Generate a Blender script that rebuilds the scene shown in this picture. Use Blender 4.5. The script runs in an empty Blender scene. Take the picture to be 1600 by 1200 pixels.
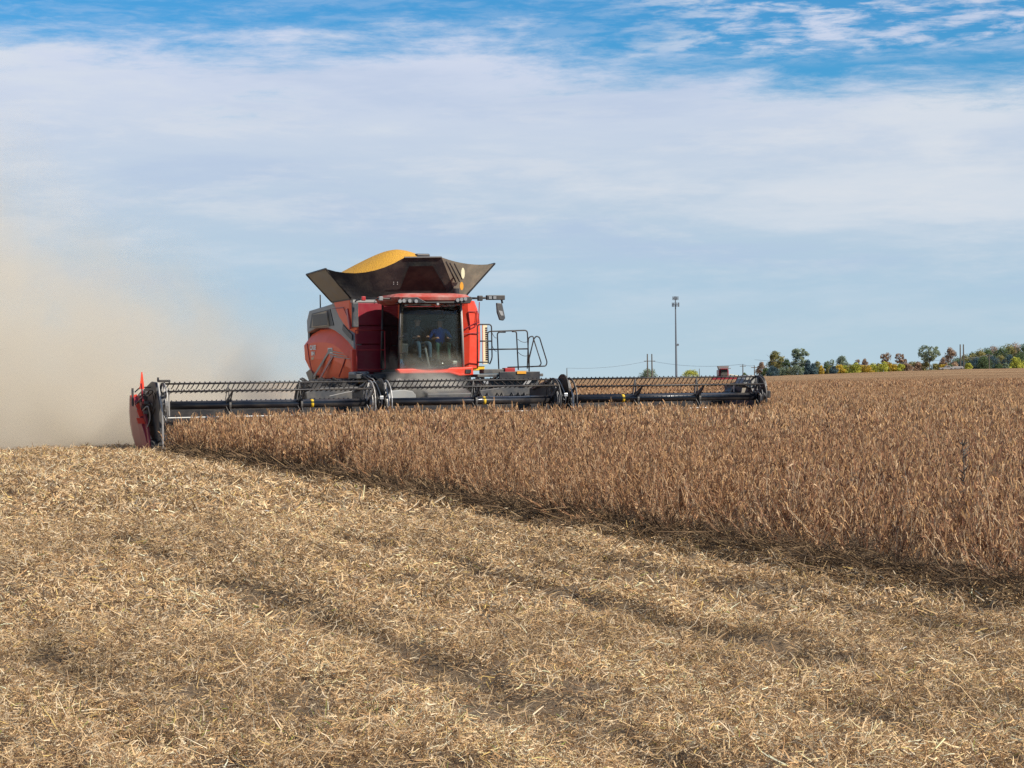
import bpy, bmesh, math, random
import numpy as np
from mathutils import Vector, Matrix

rng = np.random.default_rng(7)
random.seed(7)
PI = math.pi
S = bpy.context.scene
COL = S.collection

# ------------------------------------------------------------------ camera
FPX, CAMH, ROLL, Y0 = 3150.0, 1.7, math.atan(0.0124), 593.0
cam = bpy.data.cameras.new('camera')
cam.sensor_width = 36; cam.lens = FPX / 1600 * 36
cam.clip_start = 0.1; cam.clip_end = 12000
co = bpy.data.objects.new('camera', cam); COL.objects.link(co)
pitch = -math.atan((600 - Y0) / FPX)
co.matrix_world = (Matrix.Translation((0, 0, CAMH)) @ Matrix.Rotation(PI / 2 + pitch, 4, 'X')
                   @ Matrix.Rotation(-ROLL, 4, 'Z'))
S.camera = co

# ------------------------------------------------------------------ sun and sky
SUN_EL = math.radians(38)
sun_h = Vector((0.85, -0.52, 0)).normalized()
sun_dir = Vector((sun_h.x * math.cos(SUN_EL), sun_h.y * math.cos(SUN_EL), math.sin(SUN_EL)))
sl = bpy.data.lights.new('sun', 'SUN'); sl.energy = 5.0; sl.angle = math.radians(0.5); sl.color = (1, 0.93, 0.82)
so = bpy.data.objects.new('sun', sl); COL.objects.link(so)
so.rotation_euler = sun_dir.to_track_quat('Z', 'Y').to_euler()

W = bpy.data.worlds.new('World'); S.world = W; W.use_nodes = True
nt = W.node_tree; nt.nodes.clear()
class NB:
    def __init__(s, t): s.t = t
    def n(s, typ, **kw):
        x = s.t.nodes.new(typ)
        for k, v in kw.items():
            if k.startswith('i_'):
                key = k[2:]
                key = int(key) if key.isdigit() else key.replace('_', ' ')
                if isinstance(v, bpy.types.NodeSocket): s.t.links.new(v, x.inputs[key])
                else: x.inputs[key].default_value = v
            else: setattr(x, k, v)
        return x
    def m(s, op, a, b=0.0, c=None, clamp=False):
        x = s.t.nodes.new('ShaderNodeMath'); x.operation = op; x.use_clamp = clamp
        for i, v in enumerate((a, b, c)):
            if v is None: continue
            if isinstance(v, bpy.types.NodeSocket): s.t.links.new(v, x.inputs[i])
            else: x.inputs[i].default_value = v
        return x.outputs[0]
    def sm(s, v, a, b, lo=0.0, hi=1.0):
        x = s.t.nodes.new('ShaderNodeMapRange'); x.interpolation_type = 'SMOOTHSTEP'
        for i, q in enumerate((v, a, b, lo, hi)):
            if isinstance(q, bpy.types.NodeSocket): s.t.links.new(q, x.inputs[i])
            else: x.inputs[i].default_value = q
        return x.outputs[0]
    def mix(s, f, a, b, bt='MIX'):
        x = s.t.nodes.new('ShaderNodeMix'); x.data_type = 'RGBA'; x.blend_type = bt
        for i, q in ((0, f), (6, a), (7, b)):
            if isinstance(q, bpy.types.NodeSocket): s.t.links.new(q, x.inputs[i])
            else: x.inputs[i].default_value = (*q, 1) if isinstance(q, tuple) and len(q) == 3 else q
        return x.outputs[2]
    def link(s, a, b): s.t.links.new(a, b)
N = NB(nt)
tc = N.n('ShaderNodeTexCoord')
sep = N.n('ShaderNodeSeparateXYZ', i_0=tc.outputs['Generated'])
X_, Y_, Z_ = sep.outputs
up = N.m('MAXIMUM', Z_, 0.0)
sky = N.n('ShaderNodeTexSky')
sky.sky_type = 'NISHITA'; sky.sun_disc = False; sky.sun_elevation = SUN_EL
sky.sun_rotation = math.atan2(sun_h.x, sun_h.y)
sky.air_density = 1.3; sky.dust_density = 0.4; sky.ozone_density = 4.0; sky.altitude = 200
tint = N.mix(N.sm(Z_, 0.15, 0.8), (0.22, 0.67, 1.0), (0.85, 0.93, 1.0))
skyc = N.mix(1.0, sky.outputs[0], tint, 'MULTIPLY')
# cloud sheet: the direction projected on a plane overhead
den = N.m('ADD', up, 0.03)
pv = N.n('ShaderNodeCombineXYZ', i_0=N.m('DIVIDE', X_, den), i_1=N.m('DIVIDE', Y_, den))
def noise(vec, sx, sy, sc, det, rough=0.55, dist=0.0, off=(0, 0, 0)):
    mp = N.n('ShaderNodeMapping', i_Vector=vec); mp.inputs['Scale'].default_value = (sx, sy, 1); mp.inputs['Location'].default_value = off
    x = N.n('ShaderNodeTexNoise', i_Vector=mp.outputs[0], i_Scale=sc, i_Detail=det, i_Roughness=rough, i_Distortion=dist)
    return x.outputs['Fac']
dv_ = N.n('ShaderNodeCombineXYZ', i_0=X_, i_1=Y_, i_2=N.m('MULTIPLY', Z_, 4.2)).outputs[0]
def dnoise(sc, det, rough=0.55, dist=0.0, off=(0, 0, 0), zs=1.0):
    mp = N.n('ShaderNodeMapping', i_Vector=dv_); mp.inputs['Location'].default_value = off; mp.inputs['Scale'].default_value = (1, 1, zs)
    return N.n('ShaderNodeTexNoise', i_Vector=mp.outputs[0], i_Scale=sc, i_Detail=det, i_Roughness=rough, i_Distortion=dist).outputs['Fac']
n_big = dnoise(3.2, 4, 0.5, 0.3, (1.3, 0.2, 0.4))
n_str = dnoise(10.0, 10, 0.68, 0.15, (0.2, 3.1, 0.9), 1.3)
n_fin = dnoise(34.0, 8, 0.62, 0.25, (4.2, 1.1, 0.3), 1.25)
# cover falls off above about nine degrees, the veil is thick below
thr = N.m('ADD', Z_, N.m('ADD', N.m('MULTIPLY', N.m('SUBTRACT', n_big, 0.5), 0.05),
          N.m('MULTIPLY', N.m('SUBTRACT', n_str, 0.5), 0.11)))
thr = N.m('ADD', thr, N.m('MULTIPLY', X_, 0.05))
veil = N.sm(thr, 0.132, 0.170, 0.97, 0.0)
wamt = N.sm(N.m('ADD', X_, N.m('MULTIPLY', N.m('SUBTRACT', n_big, 0.5), 0.5)), -0.06, 0.10, 0.22, 0.92)
fine_ = N.m('ADD', N.m('MULTIPLY', n_fin, 0.7), N.m('MULTIPLY', n_str, 0.3))
wisps = N.m('MULTIPLY', N.m('MULTIPLY', N.sm(fine_, 0.43, 0.61), wamt), N.sm(Z_, 0.148, 0.162))
mask = N.m('MAXIMUM', veil, wisps)
mask = N.m('MAXIMUM', mask, N.sm(Z_, 0.04, 0.13, 0.97, 0.0))
ramp = N.n('ShaderNodeValToRGB', i_Fac=N.m('MULTIPLY', up, 4.0))
el = ramp.color_ramp.elements
el[0].position = 0.0; el[0].color = (0.455, 0.59, 0.675, 1)
el[1].position = 1.0; el[1].color = (0.64, 0.68, 0.79, 1)
for p_, c_ in ((0.18, (0.41, 0.555, 0.685)), (0.34, (0.48, 0.58, 0.70)), (0.50, (0.55, 0.62, 0.74)), (0.66, (0.60, 0.65, 0.79))):
    e_ = el.new(p_); e_.color = (*c_, 1)
cl = ramp.outputs[0]
n_soft = dnoise(6.0, 9, 0.6, 0.2, (2.7, 0.9, 1.5), 1.2)
cl = N.mix(N.m('MULTIPLY', N.sm(n_soft, 0.50, 0.72, 0.0, 0.75), N.sm(Z_, 0.02, 0.07)), cl, (0.66, 0.70, 0.76))
cl = N.mix(N.m('MULTIPLY', N.sm(n_soft, 0.32, 0.52, 0.55, 0.0), N.sm(Z_, 0.01, 0.06)), cl, (0.42, 0.52, 0.70))
cl = N.mix(N.m('MULTIPLY', N.sm(n_str, 0.46, 0.68, 0.0, 0.42), N.sm(Z_, 0.03, 0.09, 0.3, 1.0)), cl, (0.72, 0.73, 0.76))
cl10 = N.n('ShaderNodeVectorMath', operation='SCALE', i_0=cl); cl10.inputs['Scale'].default_value = 9.1
allc = N.mix(mask, skyc, cl10.outputs[0])
bg = N.n('ShaderNodeBackground', i_Color=allc, i_Strength=0.10)
wo = N.n('ShaderNodeOutputWorld', i_Surface=bg.outputs[0])

S.view_settings.view_transform = 'Standard'; S.view_settings.look = 'None'
S.view_settings.exposure = 0.24; S.view_settings.gamma = 1.0; S.view_settings.use_curve_mapping = False
S.render.engine = 'CYCLES'
cy = S.cycles
cy.use_denoising = True
try: cy.denoiser = 'OPENIMAGEDENOISE'; cy.denoising_prefilter = 'NONE'; cy.denoising_input_passes = 'RGB_ALBEDO_NORMAL'
except Exception: pass
cy.max_bounces = 6; cy.diffuse_bounces = 3; cy.glossy_bounces = 3; cy.transparent_max_bounces = 12
cy.volume_bounces = 3; cy.volume_step_rate = 1.0; cy.volume_max_steps = 96
cy.caustics_reflective = False; cy.caustics_refractive = False

# ------------------------------------------------------------------ frames of reference
A0 = math.radians(20.5); OX, OY = -0.93, 52.6          # header centre on the ground, heading turned 20.5 degrees
CU, SU = math.cos(A0), math.sin(A0)
MROOT = Matrix.Translation((OX, OY, 0)) @ Matrix.Rotation(A0, 4, 'Z')
def ray(px, py):
    dx, dy = px - 800, py - Y0
    c, s = math.cos(ROLL), math.sin(ROLL)
    return (dx * c - dy * s) / FPX, -(dx * s + dy * c) / FPX
def L(px, py, d):                                       # survey: point of the machine's cross plane at depth d, machine frame
    rx, rz = ray(px, py)
    x = (rx * (OY + d * CU) - OX + d * SU) / (CU - rx * SU)
    t = OY + x * SU + d * CU
    return Vector((x, d, CAMH + rz * t))
def LS(px, py, x):                                      # the same for a lengthwise plane at x
    rx, rz = ray(px, py)
    d = (rx * (OY + x * SU) - OX - x * CU) / (-SU - rx * CU)
    t = OY + x * SU + d * CU
    return Vector((x, d, CAMH + rz * t))
def at(px, py, Y):
    rx, rz = ray(px, py)
    return Vector((rx * Y, Y, CAMH + rz * Y))
def to_local(x, y):
    dx, dy = x - OX, y - OY
    return dx * CU + dy * SU, -dx * SU + dy * CU

# ------------------------------------------------------------------ numpy noise and terrain
_lat = np.random.default_rng(3).random((256, 256))
def vnoise(x, y):
    xi = np.floor(x).astype(int); yi = np.floor(y).astype(int)
    fx = x - xi; fy = y - yi; fx = fx * fx * (3 - 2 * fx); fy = fy * fy * (3 - 2 * fy)
    a = _lat[xi & 255, yi & 255]; b = _lat[(xi + 1) & 255, yi & 255]
    c = _lat[xi & 255, (yi + 1) & 255]; d = _lat[(xi + 1) & 255, (yi + 1) & 255]
    return (a * (1 - fx) + b * fx) * (1 - fy) + (c * (1 - fx) + d * fx) * fy
def fbm(x, y, o=3):
    v = 0; a = 0.5; t = 0
    for i in range(o):
        v = v + a * vnoise(x * 2 ** i + 17 * i, y * 2 ** i + 5 * i); t += a; a *= 0.5
    return v / t
def sstep(a, b, v):
    t = np.clip((v - a) / (b - a), 0, 1); return t * t * (3 - 2 * t)
TRACKS = (-9.4, -10.3, -11.7, -13.9, -16.0, -19.0)
def hz(x, y):
    x = np.asarray(x, float); y = np.asarray(y, float)
    r = np.where(y > 1, x / np.maximum(y, 1), 0)
    t = np.interp(r, [-1, .03, .09, .127, .19, .222, .3, 1], [.3, .5, .7, 1.1, 2.3, 2.8, 3.1, 3.2])
    far = sstep(200, 800, y) * t
    lx, ly = to_local(x, y)
    near = 1 - sstep(60, 90, np.hypot(x, y - 20))
    rel = (fbm(lx * 1.1 + 40, ly * 0.11 + 9, 3) - .5) * 0.04 + (fbm(lx * 2.6, ly * 2.0, 3) - .5) * 0.12
    for tx in TRACKS:
        rel = rel + 0.035 * np.exp(-((lx - tx - .45) / .16) ** 2) * .5 - 0.05 * np.exp(-((lx - tx + 0.25 * (fbm(ly * .2 + tx, ly * 0, 2) - .5)) / 0.15) ** 2)
    return far + rel * near

# ------------------------------------------------------------------ materials
def mk(name): 
    m = bpy.data.materials.new(name); m.use_nodes = True; m.node_tree.nodes.clear(); return m, NB(m.node_tree)
def paint(name, col, rough=0.4, metal=0.0, coat=0.0, dust=0.15, dustcol=(0.36, 0.29, 0.2), bump=0.0, nscale=2.2):
    m, B = mk(name)
    t = B.n('ShaderNodeTexCoord')
    n1 = B.n('ShaderNodeTexNoise', i_Vector=t.outputs['Object'], i_Scale=nscale, i_Detail=6.0, i_Roughness=0.65)
    n2 = B.n('ShaderNodeTexNoise', i_Vector=t.outputs['Object'], i_Scale=nscale * 9, i_Detail=4.0)
    f = B.m('MULTIPLY', B.sm(n1.outputs['Fac'], 0.35, 0.75), dust * 2)
    f = B.m('ADD', f, B.m('MULTIPLY', B.sm(n2.outputs['Fac'], 0.5, 0.8), dust * 0.6), clamp=True)
    c = B.mix(f, col, dustcol)
    p = B.n('ShaderNodeBsdfPrincipled', i_Base_Color=c, i_Metallic=metal)
    B.link(B.m('ADD', rough, B.m('MULTIPLY', f, 0.5), clamp=True), p.inputs['Roughness'])
    p.inputs['Specular IOR Level'].default_value = 0.3 if 'red' in name else 0.5
    p.inputs['Coat Weight'].default_value = coat; p.inputs['Coat Roughness'].default_value = 0.08
    if bump:
        b = B.n('ShaderNodeBump', i_Strength=bump, i_Distance=0.02, i_Height=n2.outputs['Fac']); B.link(b.outputs[0], p.inputs['Normal'])
    o = B.n('ShaderNodeOutputMaterial', i_Surface=p.outputs[0]); return m
def emis(name, col, s):
    m, B = mk(name); e = B.n('ShaderNodeEmission', i_Color=(*col, 1), i_Strength=s); B.n('ShaderNodeOutputMaterial', i_Surface=e.outputs[0]); return m
M = {}
M['red'] = paint('red_paint', (0.76, 0.055, 0.024), 0.45, coat=0.0, dust=0.06)
M['red_flank_brightened'] = paint('side_shield_red', (0.93, 0.15, 0.055), 0.5, dust=0.06)  # machine red brightened: light painted in on the sunless flank
M['red_roof'] = paint('dusty_roof_red', (0.42, 0.06, 0.04), 0.55, dust=0.38, dustcol=(0.45, 0.30, 0.25))
M['red_dull'] = paint('dull_red_paint', (0.38, 0.018, 0.02), 0.42, coat=0.2, dust=0.05)
M['maroon'] = paint('deep_red_shade_and_trim', (0.26, 0.016, 0.03), 0.4, coat=0.2, dust=0.05)  # machine red with shade painted in; also seams and small dark red parts
M['orange'] = paint('orange_red_plastic', (0.85, 0.06, 0.02), 0.45, dust=0.04)
M['black'] = paint('black_enamel', (0.012, 0.013, 0.018), 0.32, coat=0.3, dust=0.05)
M['iron'] = paint('black_iron', (0.016, 0.015, 0.018), 0.45, dust=0.08)
M['dark'] = paint('dark_grey_metal', (0.045, 0.047, 0.052), 0.5, dust=0.15)
M['greytrim'] = paint('grey_trim_plastic', (0.30, 0.30, 0.285), 0.5, dust=0.12)
M['grille'] = paint('dusty_grille', (0.42, 0.35, 0.25), 0.7, dust=0.3)
M['fabric'] = paint('charcoal_fabric', (0.022, 0.02, 0.023), 0.75, dust=0.08, bump=0.3)
M['panel'] = paint('tank_panel_metal', (0.21, 0.18, 0.14), 0.5, dust=0.35)
M['steel'] = paint('bare_steel', (0.5, 0.5, 0.5), 0.35, metal=0.7, dust=0.15)
M['silver'] = paint('dusty_silver', (0.36, 0.35, 0.34), 0.4, metal=0.3, dust=0.25)
M['white'] = paint('white_paint', (0.78, 0.76, 0.72), 0.4, dust=0.08)
M['cream'] = paint('cream_panel', (0.72, 0.66, 0.42), 0.5, dust=0.1)
M['yellow'] = paint('yellow_band', (0.75, 0.47, 0.02), 0.45, dust=0.05)
M['amber'] = paint('amber_reflector', (0.75, 0.33, 0.02), 0.3, dust=0.1)
M['rubber'] = paint('tyre_rubber', (0.02, 0.02, 0.022), 0.85, dust=0.06)
M['interior'] = paint('cab_interior', (0.05, 0.055, 0.045), 0.8, dust=0.05)
M['seat'] = paint('seat_fabric', (0.04, 0.04, 0.042), 0.8, dust=0.05)
M['skin'] = paint('skin', (0.46, 0.25, 0.17), 0.55, dust=0.0)
M['jeans'] = paint('blue_jeans', (0.06, 0.12, 0.18), 0.85, dust=0.1, dustcol=(0.3, 0.35, 0.4))
M['greenpants'] = paint('dark_green_trousers', (0.03, 0.09, 0.07), 0.85, dust=0.0)
M['blueshirt'] = paint('blue_shirt', (0.02, 0.13, 0.48), 0.8, dust=0.0)
M['darkshirt'] = paint('dark_shirt', (0.03, 0.03, 0.035), 0.8, dust=0.0)
M['wood'] = paint('weathered_pole_wood', (0.10, 0.085, 0.07), 0.85, dust=0.1)
M['galv'] = paint('galvanised_steel', (0.13, 0.15, 0.17), 0.5, dust=0.0)
M['bark'] = paint('bark', (0.10, 0.08, 0.065), 0.9, dust=0.1)
def glassmat(name, tint, refl=0.12):
    m, B = mk(name)
    fr = B.n('ShaderNodeFresnel'); fr.inputs[0].default_value = 1.5
    t = B.n('ShaderNodeTexCoord')
    nn = B.n('ShaderNodeTexNoise', i_Vector=t.outputs['Object'], i_Scale=1.6, i_Detail=5.0)
    sz = B.n('ShaderNodeSeparateXYZ', i_0=t.outputs['Object'])
    dirt = B.m('MULTIPLY', B.sm(B.m('ADD', sz.outputs[2], B.m('MULTIPLY', nn.outputs['Fac'], 1.0)), 2.5, 3.1, 1.0, 0.0), 0.30)
    tr = B.n('ShaderNodeBsdfTransparent', i_Color=(*tint, 1)); gl = B.n('ShaderNodeBsdfGlossy', i_Roughness=0.03)
    df = B.n('ShaderNodeBsdfDiffuse', i_Color=(0.34, 0.31, 0.25, 1))
    a = B.n('ShaderNodeMixShader'); B.link(B.m('MULTIPLY', fr.outputs[0], refl / 0.05, clamp=True), a.inputs[0]); B.link(tr.outputs[0], a.inputs[1]); B.link(gl.outputs[0], a.inputs[2])
    b = B.n('ShaderNodeMixShader'); B.link(B.m('ADD', dirt, 0.01), b.inputs[0]); B.link(a.outputs[0], b.inputs[1]); B.link(df.outputs[0], b.inputs[2])
    B.n('ShaderNodeOutputMaterial', i_Surface=b.outputs[0]); return m
M['glass'] = glassmat('cab_glass', (0.92, 0.96, 0.93), 0.032)
M['sideglass'] = glassmat('dark_side_glass', (0.06, 0.07, 0.07), 0.03)
M['lamp'] = paint('lamp_lens', (0.25, 0.25, 0.25), 0.15, dust=0.05)

def straw_mat(name, mul=1.0, trans=0.25):
    m, B = mk(name)
    a = B.n('ShaderNodeAttribute', attribute_name='Col')
    d = B.n('ShaderNodeBsdfDiffuse', i_Color=a.outputs['Color']); t = B.n('ShaderNodeBsdfTranslucent', i_Color=a.outputs['Color'])
    x = B.n('ShaderNodeMixShader', i_0=trans, i_1=d.outputs[0], i_2=t.outputs[0])
    B.n('ShaderNodeOutputMaterial', i_Surface=x.outputs[0]); return m
M['straw'] = straw_mat('straw', trans=0.2)
def plant_mat():
    m, B = mk('dry_soybean')
    a = B.n('ShaderNodeAttribute', attribute_name='Col'); oi = B.n('ShaderNodeObjectInfo')
    c = B.mix(B.m('MULTIPLY', oi.outputs['Random'], 0.35), a.outputs['Color'], (0.22, 0.12, 0.08))
    g = B.n('ShaderNodeTexCoord'); 
    ge = B.n('ShaderNodeNewGeometry')
    nn = B.n('ShaderNodeTexNoise', i_Vector=ge.outputs['Position'], i_Scale=0.12, i_Detail=4.0)
    c = B.mix(B.sm(nn.outputs['Fac'], 0.4, 0.65, 0.0, 0.3), c, (0.44, 0.24, 0.11))
    d = B.n('ShaderNodeBsdfDiffuse', i_Color=c); t = B.n('ShaderNodeBsdfTranslucent', i_Color=c)
    x = B.n('ShaderNodeMixShader', i_0=0.3, i_1=d.outputs[0], i_2=t.outputs[0])
    B.n('ShaderNodeOutputMaterial', i_Surface=x.outputs[0]); return m
M['plant'] = plant_mat()
def ground_mat():
    m, B = mk('stubble_soil')
    ge = B.n('ShaderNodeNewGeometry')
    mp = B.n('ShaderNodeMapping', i_Vector=ge.outputs['Position']); mp.inputs['Rotation'].default_value = (0, 0, -A0)
    mp2 = B.n('ShaderNodeMapping', i_Vector=mp.outputs[0]); mp2.inputs['Scale'].default_value = (1.0, 0.12, 1.0)
    n1 = B.n('ShaderNodeTexNoise', i_Vector=mp2.outputs[0], i_Scale=1.2, i_Detail=6.0, i_Roughness=0.6)
    n2 = B.n('ShaderNodeTexNoise', i_Vector=mp.outputs[0], i_Scale=22.0, i_Detail=8.0, i_Roughness=0.7)
    n3 = B.n('ShaderNodeTexNoise', i_Vector=mp.outputs[0], i_Scale=0.05, i_Detail=3.0)
    c = B.mix(B.sm(n2.outputs['Fac'], 0.35, 0.6), (0.06, 0.042, 0.028), (0.24, 0.17, 0.105))
    c = B.mix(B.sm(n1.outputs['Fac'], 0.45, 0.7, 0.0, 0.6), c, (0.12, 0.08, 0.05))
    c = B.mix(B.m('MULTIPLY', n3.outputs['Fac'], 0.4), c, (0.30, 0.22, 0.14))
    b = B.n('ShaderNodeBump', i_Strength=0.8, i_Distance=0.04, i_Height=n2.outputs['Fac'])
    p = B.n('ShaderNodeBsdfPrincipled', i_Base_Color=c, i_Roughness=0.95, i_Normal=b.outputs[0]); p.inputs['Specular IOR Level'].default_value = 0.1
    B.n('ShaderNodeOutputMaterial', i_Surface=p.outputs[0]); return m
M['ground'] = ground_mat()
def canopy_mat():
    m, B = mk('far_soybean_canopy')
    ge = B.n('ShaderNodeNewGeometry')
    mp = B.n('ShaderNodeMapping', i_Vector=ge.outputs['Position']); mp.inputs['Scale'].default_value = (1, 0.3, 1)
    n1 = B.n('ShaderNodeTexNoise', i_Vector=mp.outputs[0], i_Scale=6.0, i_Detail=8.0, i_Roughness=0.75)
    mp2 = B.n('ShaderNodeMapping', i_Vector=ge.outputs['Position']); mp2.inputs['Scale'].default_value = (0.012, 0.03, 1)
    n2 = B.n('ShaderNodeTexNoise', i_Vector=mp2.outputs[0], i_Scale=1.0, i_Detail=4.0)
    c = B.mix(B.sm(n1.outputs['Fac'], 0.38, 0.62), (0.15, 0.085, 0.05), (0.40, 0.245, 0.135))
    c = B.mix(B.sm(n2.outputs['Fac'], 0.42, 0.58, 0.0, 0.8), c, (0.36, 0.235, 0.135))
    b = B.n('ShaderNodeBump', i_Strength=1.0, i_Distance=0.3, i_Height=n1.outputs['Fac'])
    p = B.n('ShaderNodeBsdfPrincipled', i_Base_Color=c, i_Roughness=1.0, i_Normal=b.outputs[0]); p.inputs['Specular IOR Level'].default_value = 0.0
    B.n('ShaderNodeOutputMaterial', i_Surface=p.outputs[0]); return m
M['canopy'] = canopy_mat()
def grain_mat():
    m, B = mk('soybean_grain')
    t = B.n('ShaderNodeTexCoord')
    v = B.n('ShaderNodeTexVoronoi', i_Vector=t.outputs['Object'], i_Scale=38.0)
    n = B.n('ShaderNodeTexNoise', i_Vector=t.outputs['Object'], i_Scale=9.0, i_Detail=5.0)
    c = B.mix(B.sm(v.outputs['Distance'], 0.1, 0.7), (0.78, 0.41, 0.03), (0.50, 0.24, 0.02))
    c = B.mix(B.sm(n.outputs['Fac'], 0.4, 0.7, 0.0, 0.4), c, (0.66, 0.34, 0.02))
    b = B.n('ShaderNodeBump', i_Strength=0.8, i_Distance=0.02, i_Height=v.outputs['Distance'], invert=True)
    p = B.n('ShaderNodeBsdfPrincipled', i_Base_Color=c, i_Roughness=0.6, i_Normal=b.outputs[0])
    B.n('ShaderNodeOutputMaterial', i_Surface=p.outputs[0]); return m
M['grain'] = grain_mat()
def leafmat(name, cols, trans=0.3):
    m, B = mk(name)
    a = B.n('ShaderNodeAttribute', attribute_name='shade')
    r = B.n('ShaderNodeValToRGB', i_Fac=a.outputs['Fac'])
    e = r.color_ramp.elements; e[0].color = (*cols[0], 1); e[1].color = (*cols[-1], 1)
    for i, c in enumerate(cols[1:-1]): x = e.new((i + 1) / (len(cols) - 1)); x.color = (*c, 1)
    lc = B.n('ShaderNodeVectorMath', operation='SCALE', i_0=r.outputs[0]); lc.inputs['Scale'].default_value = 1.7
    d = B.n('ShaderNodeBsdfDiffuse', i_Color=lc.outputs[0]); t = B.n('ShaderNodeBsdfTranslucent', i_Color=lc.outputs[0])
    x = B.n('ShaderNodeMixShader', i_0=trans, i_1=d.outputs[0], i_2=t.outputs[0])
    B.n('ShaderNodeOutputMaterial', i_Surface=x.outputs[0]); return m
M['lf_green'] = leafmat('dark_green_leaves', [(0.035, 0.055, 0.035), (0.075, 0.105, 0.05), (0.12, 0.15, 0.06)])
M['lf_olive'] = leafmat('olive_leaves', [(0.07, 0.08, 0.035), (0.17, 0.155, 0.06), (0.28, 0.22, 0.08)])
M['lf_grey'] = leafmat('grey_green_leaves', [(0.07, 0.09, 0.07), (0.14, 0.17, 0.11), (0.22, 0.24, 0.15)])
M['lf_yellow'] = leafmat('yellow_leaves', [(0.13, 0.10, 0.03), (0.32, 0.22, 0.035), (0.45, 0.33, 0.05)])
M['lf_brown'] = leafmat('brown_leaves', [(0.10, 0.07, 0.055), (0.20, 0.135, 0.09), (0.30, 0.20, 0.12)])
M['lf_blue'] = leafmat('blue_green_needles', [(0.025, 0.045, 0.055), (0.05, 0.08, 0.09), (0.08, 0.12, 0.12)])
M['lf_lime'] = leafmat('yellow_green_leaves', [(0.12, 0.13, 0.03), (0.28, 0.28, 0.05), (0.40, 0.38, 0.08)])

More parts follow.
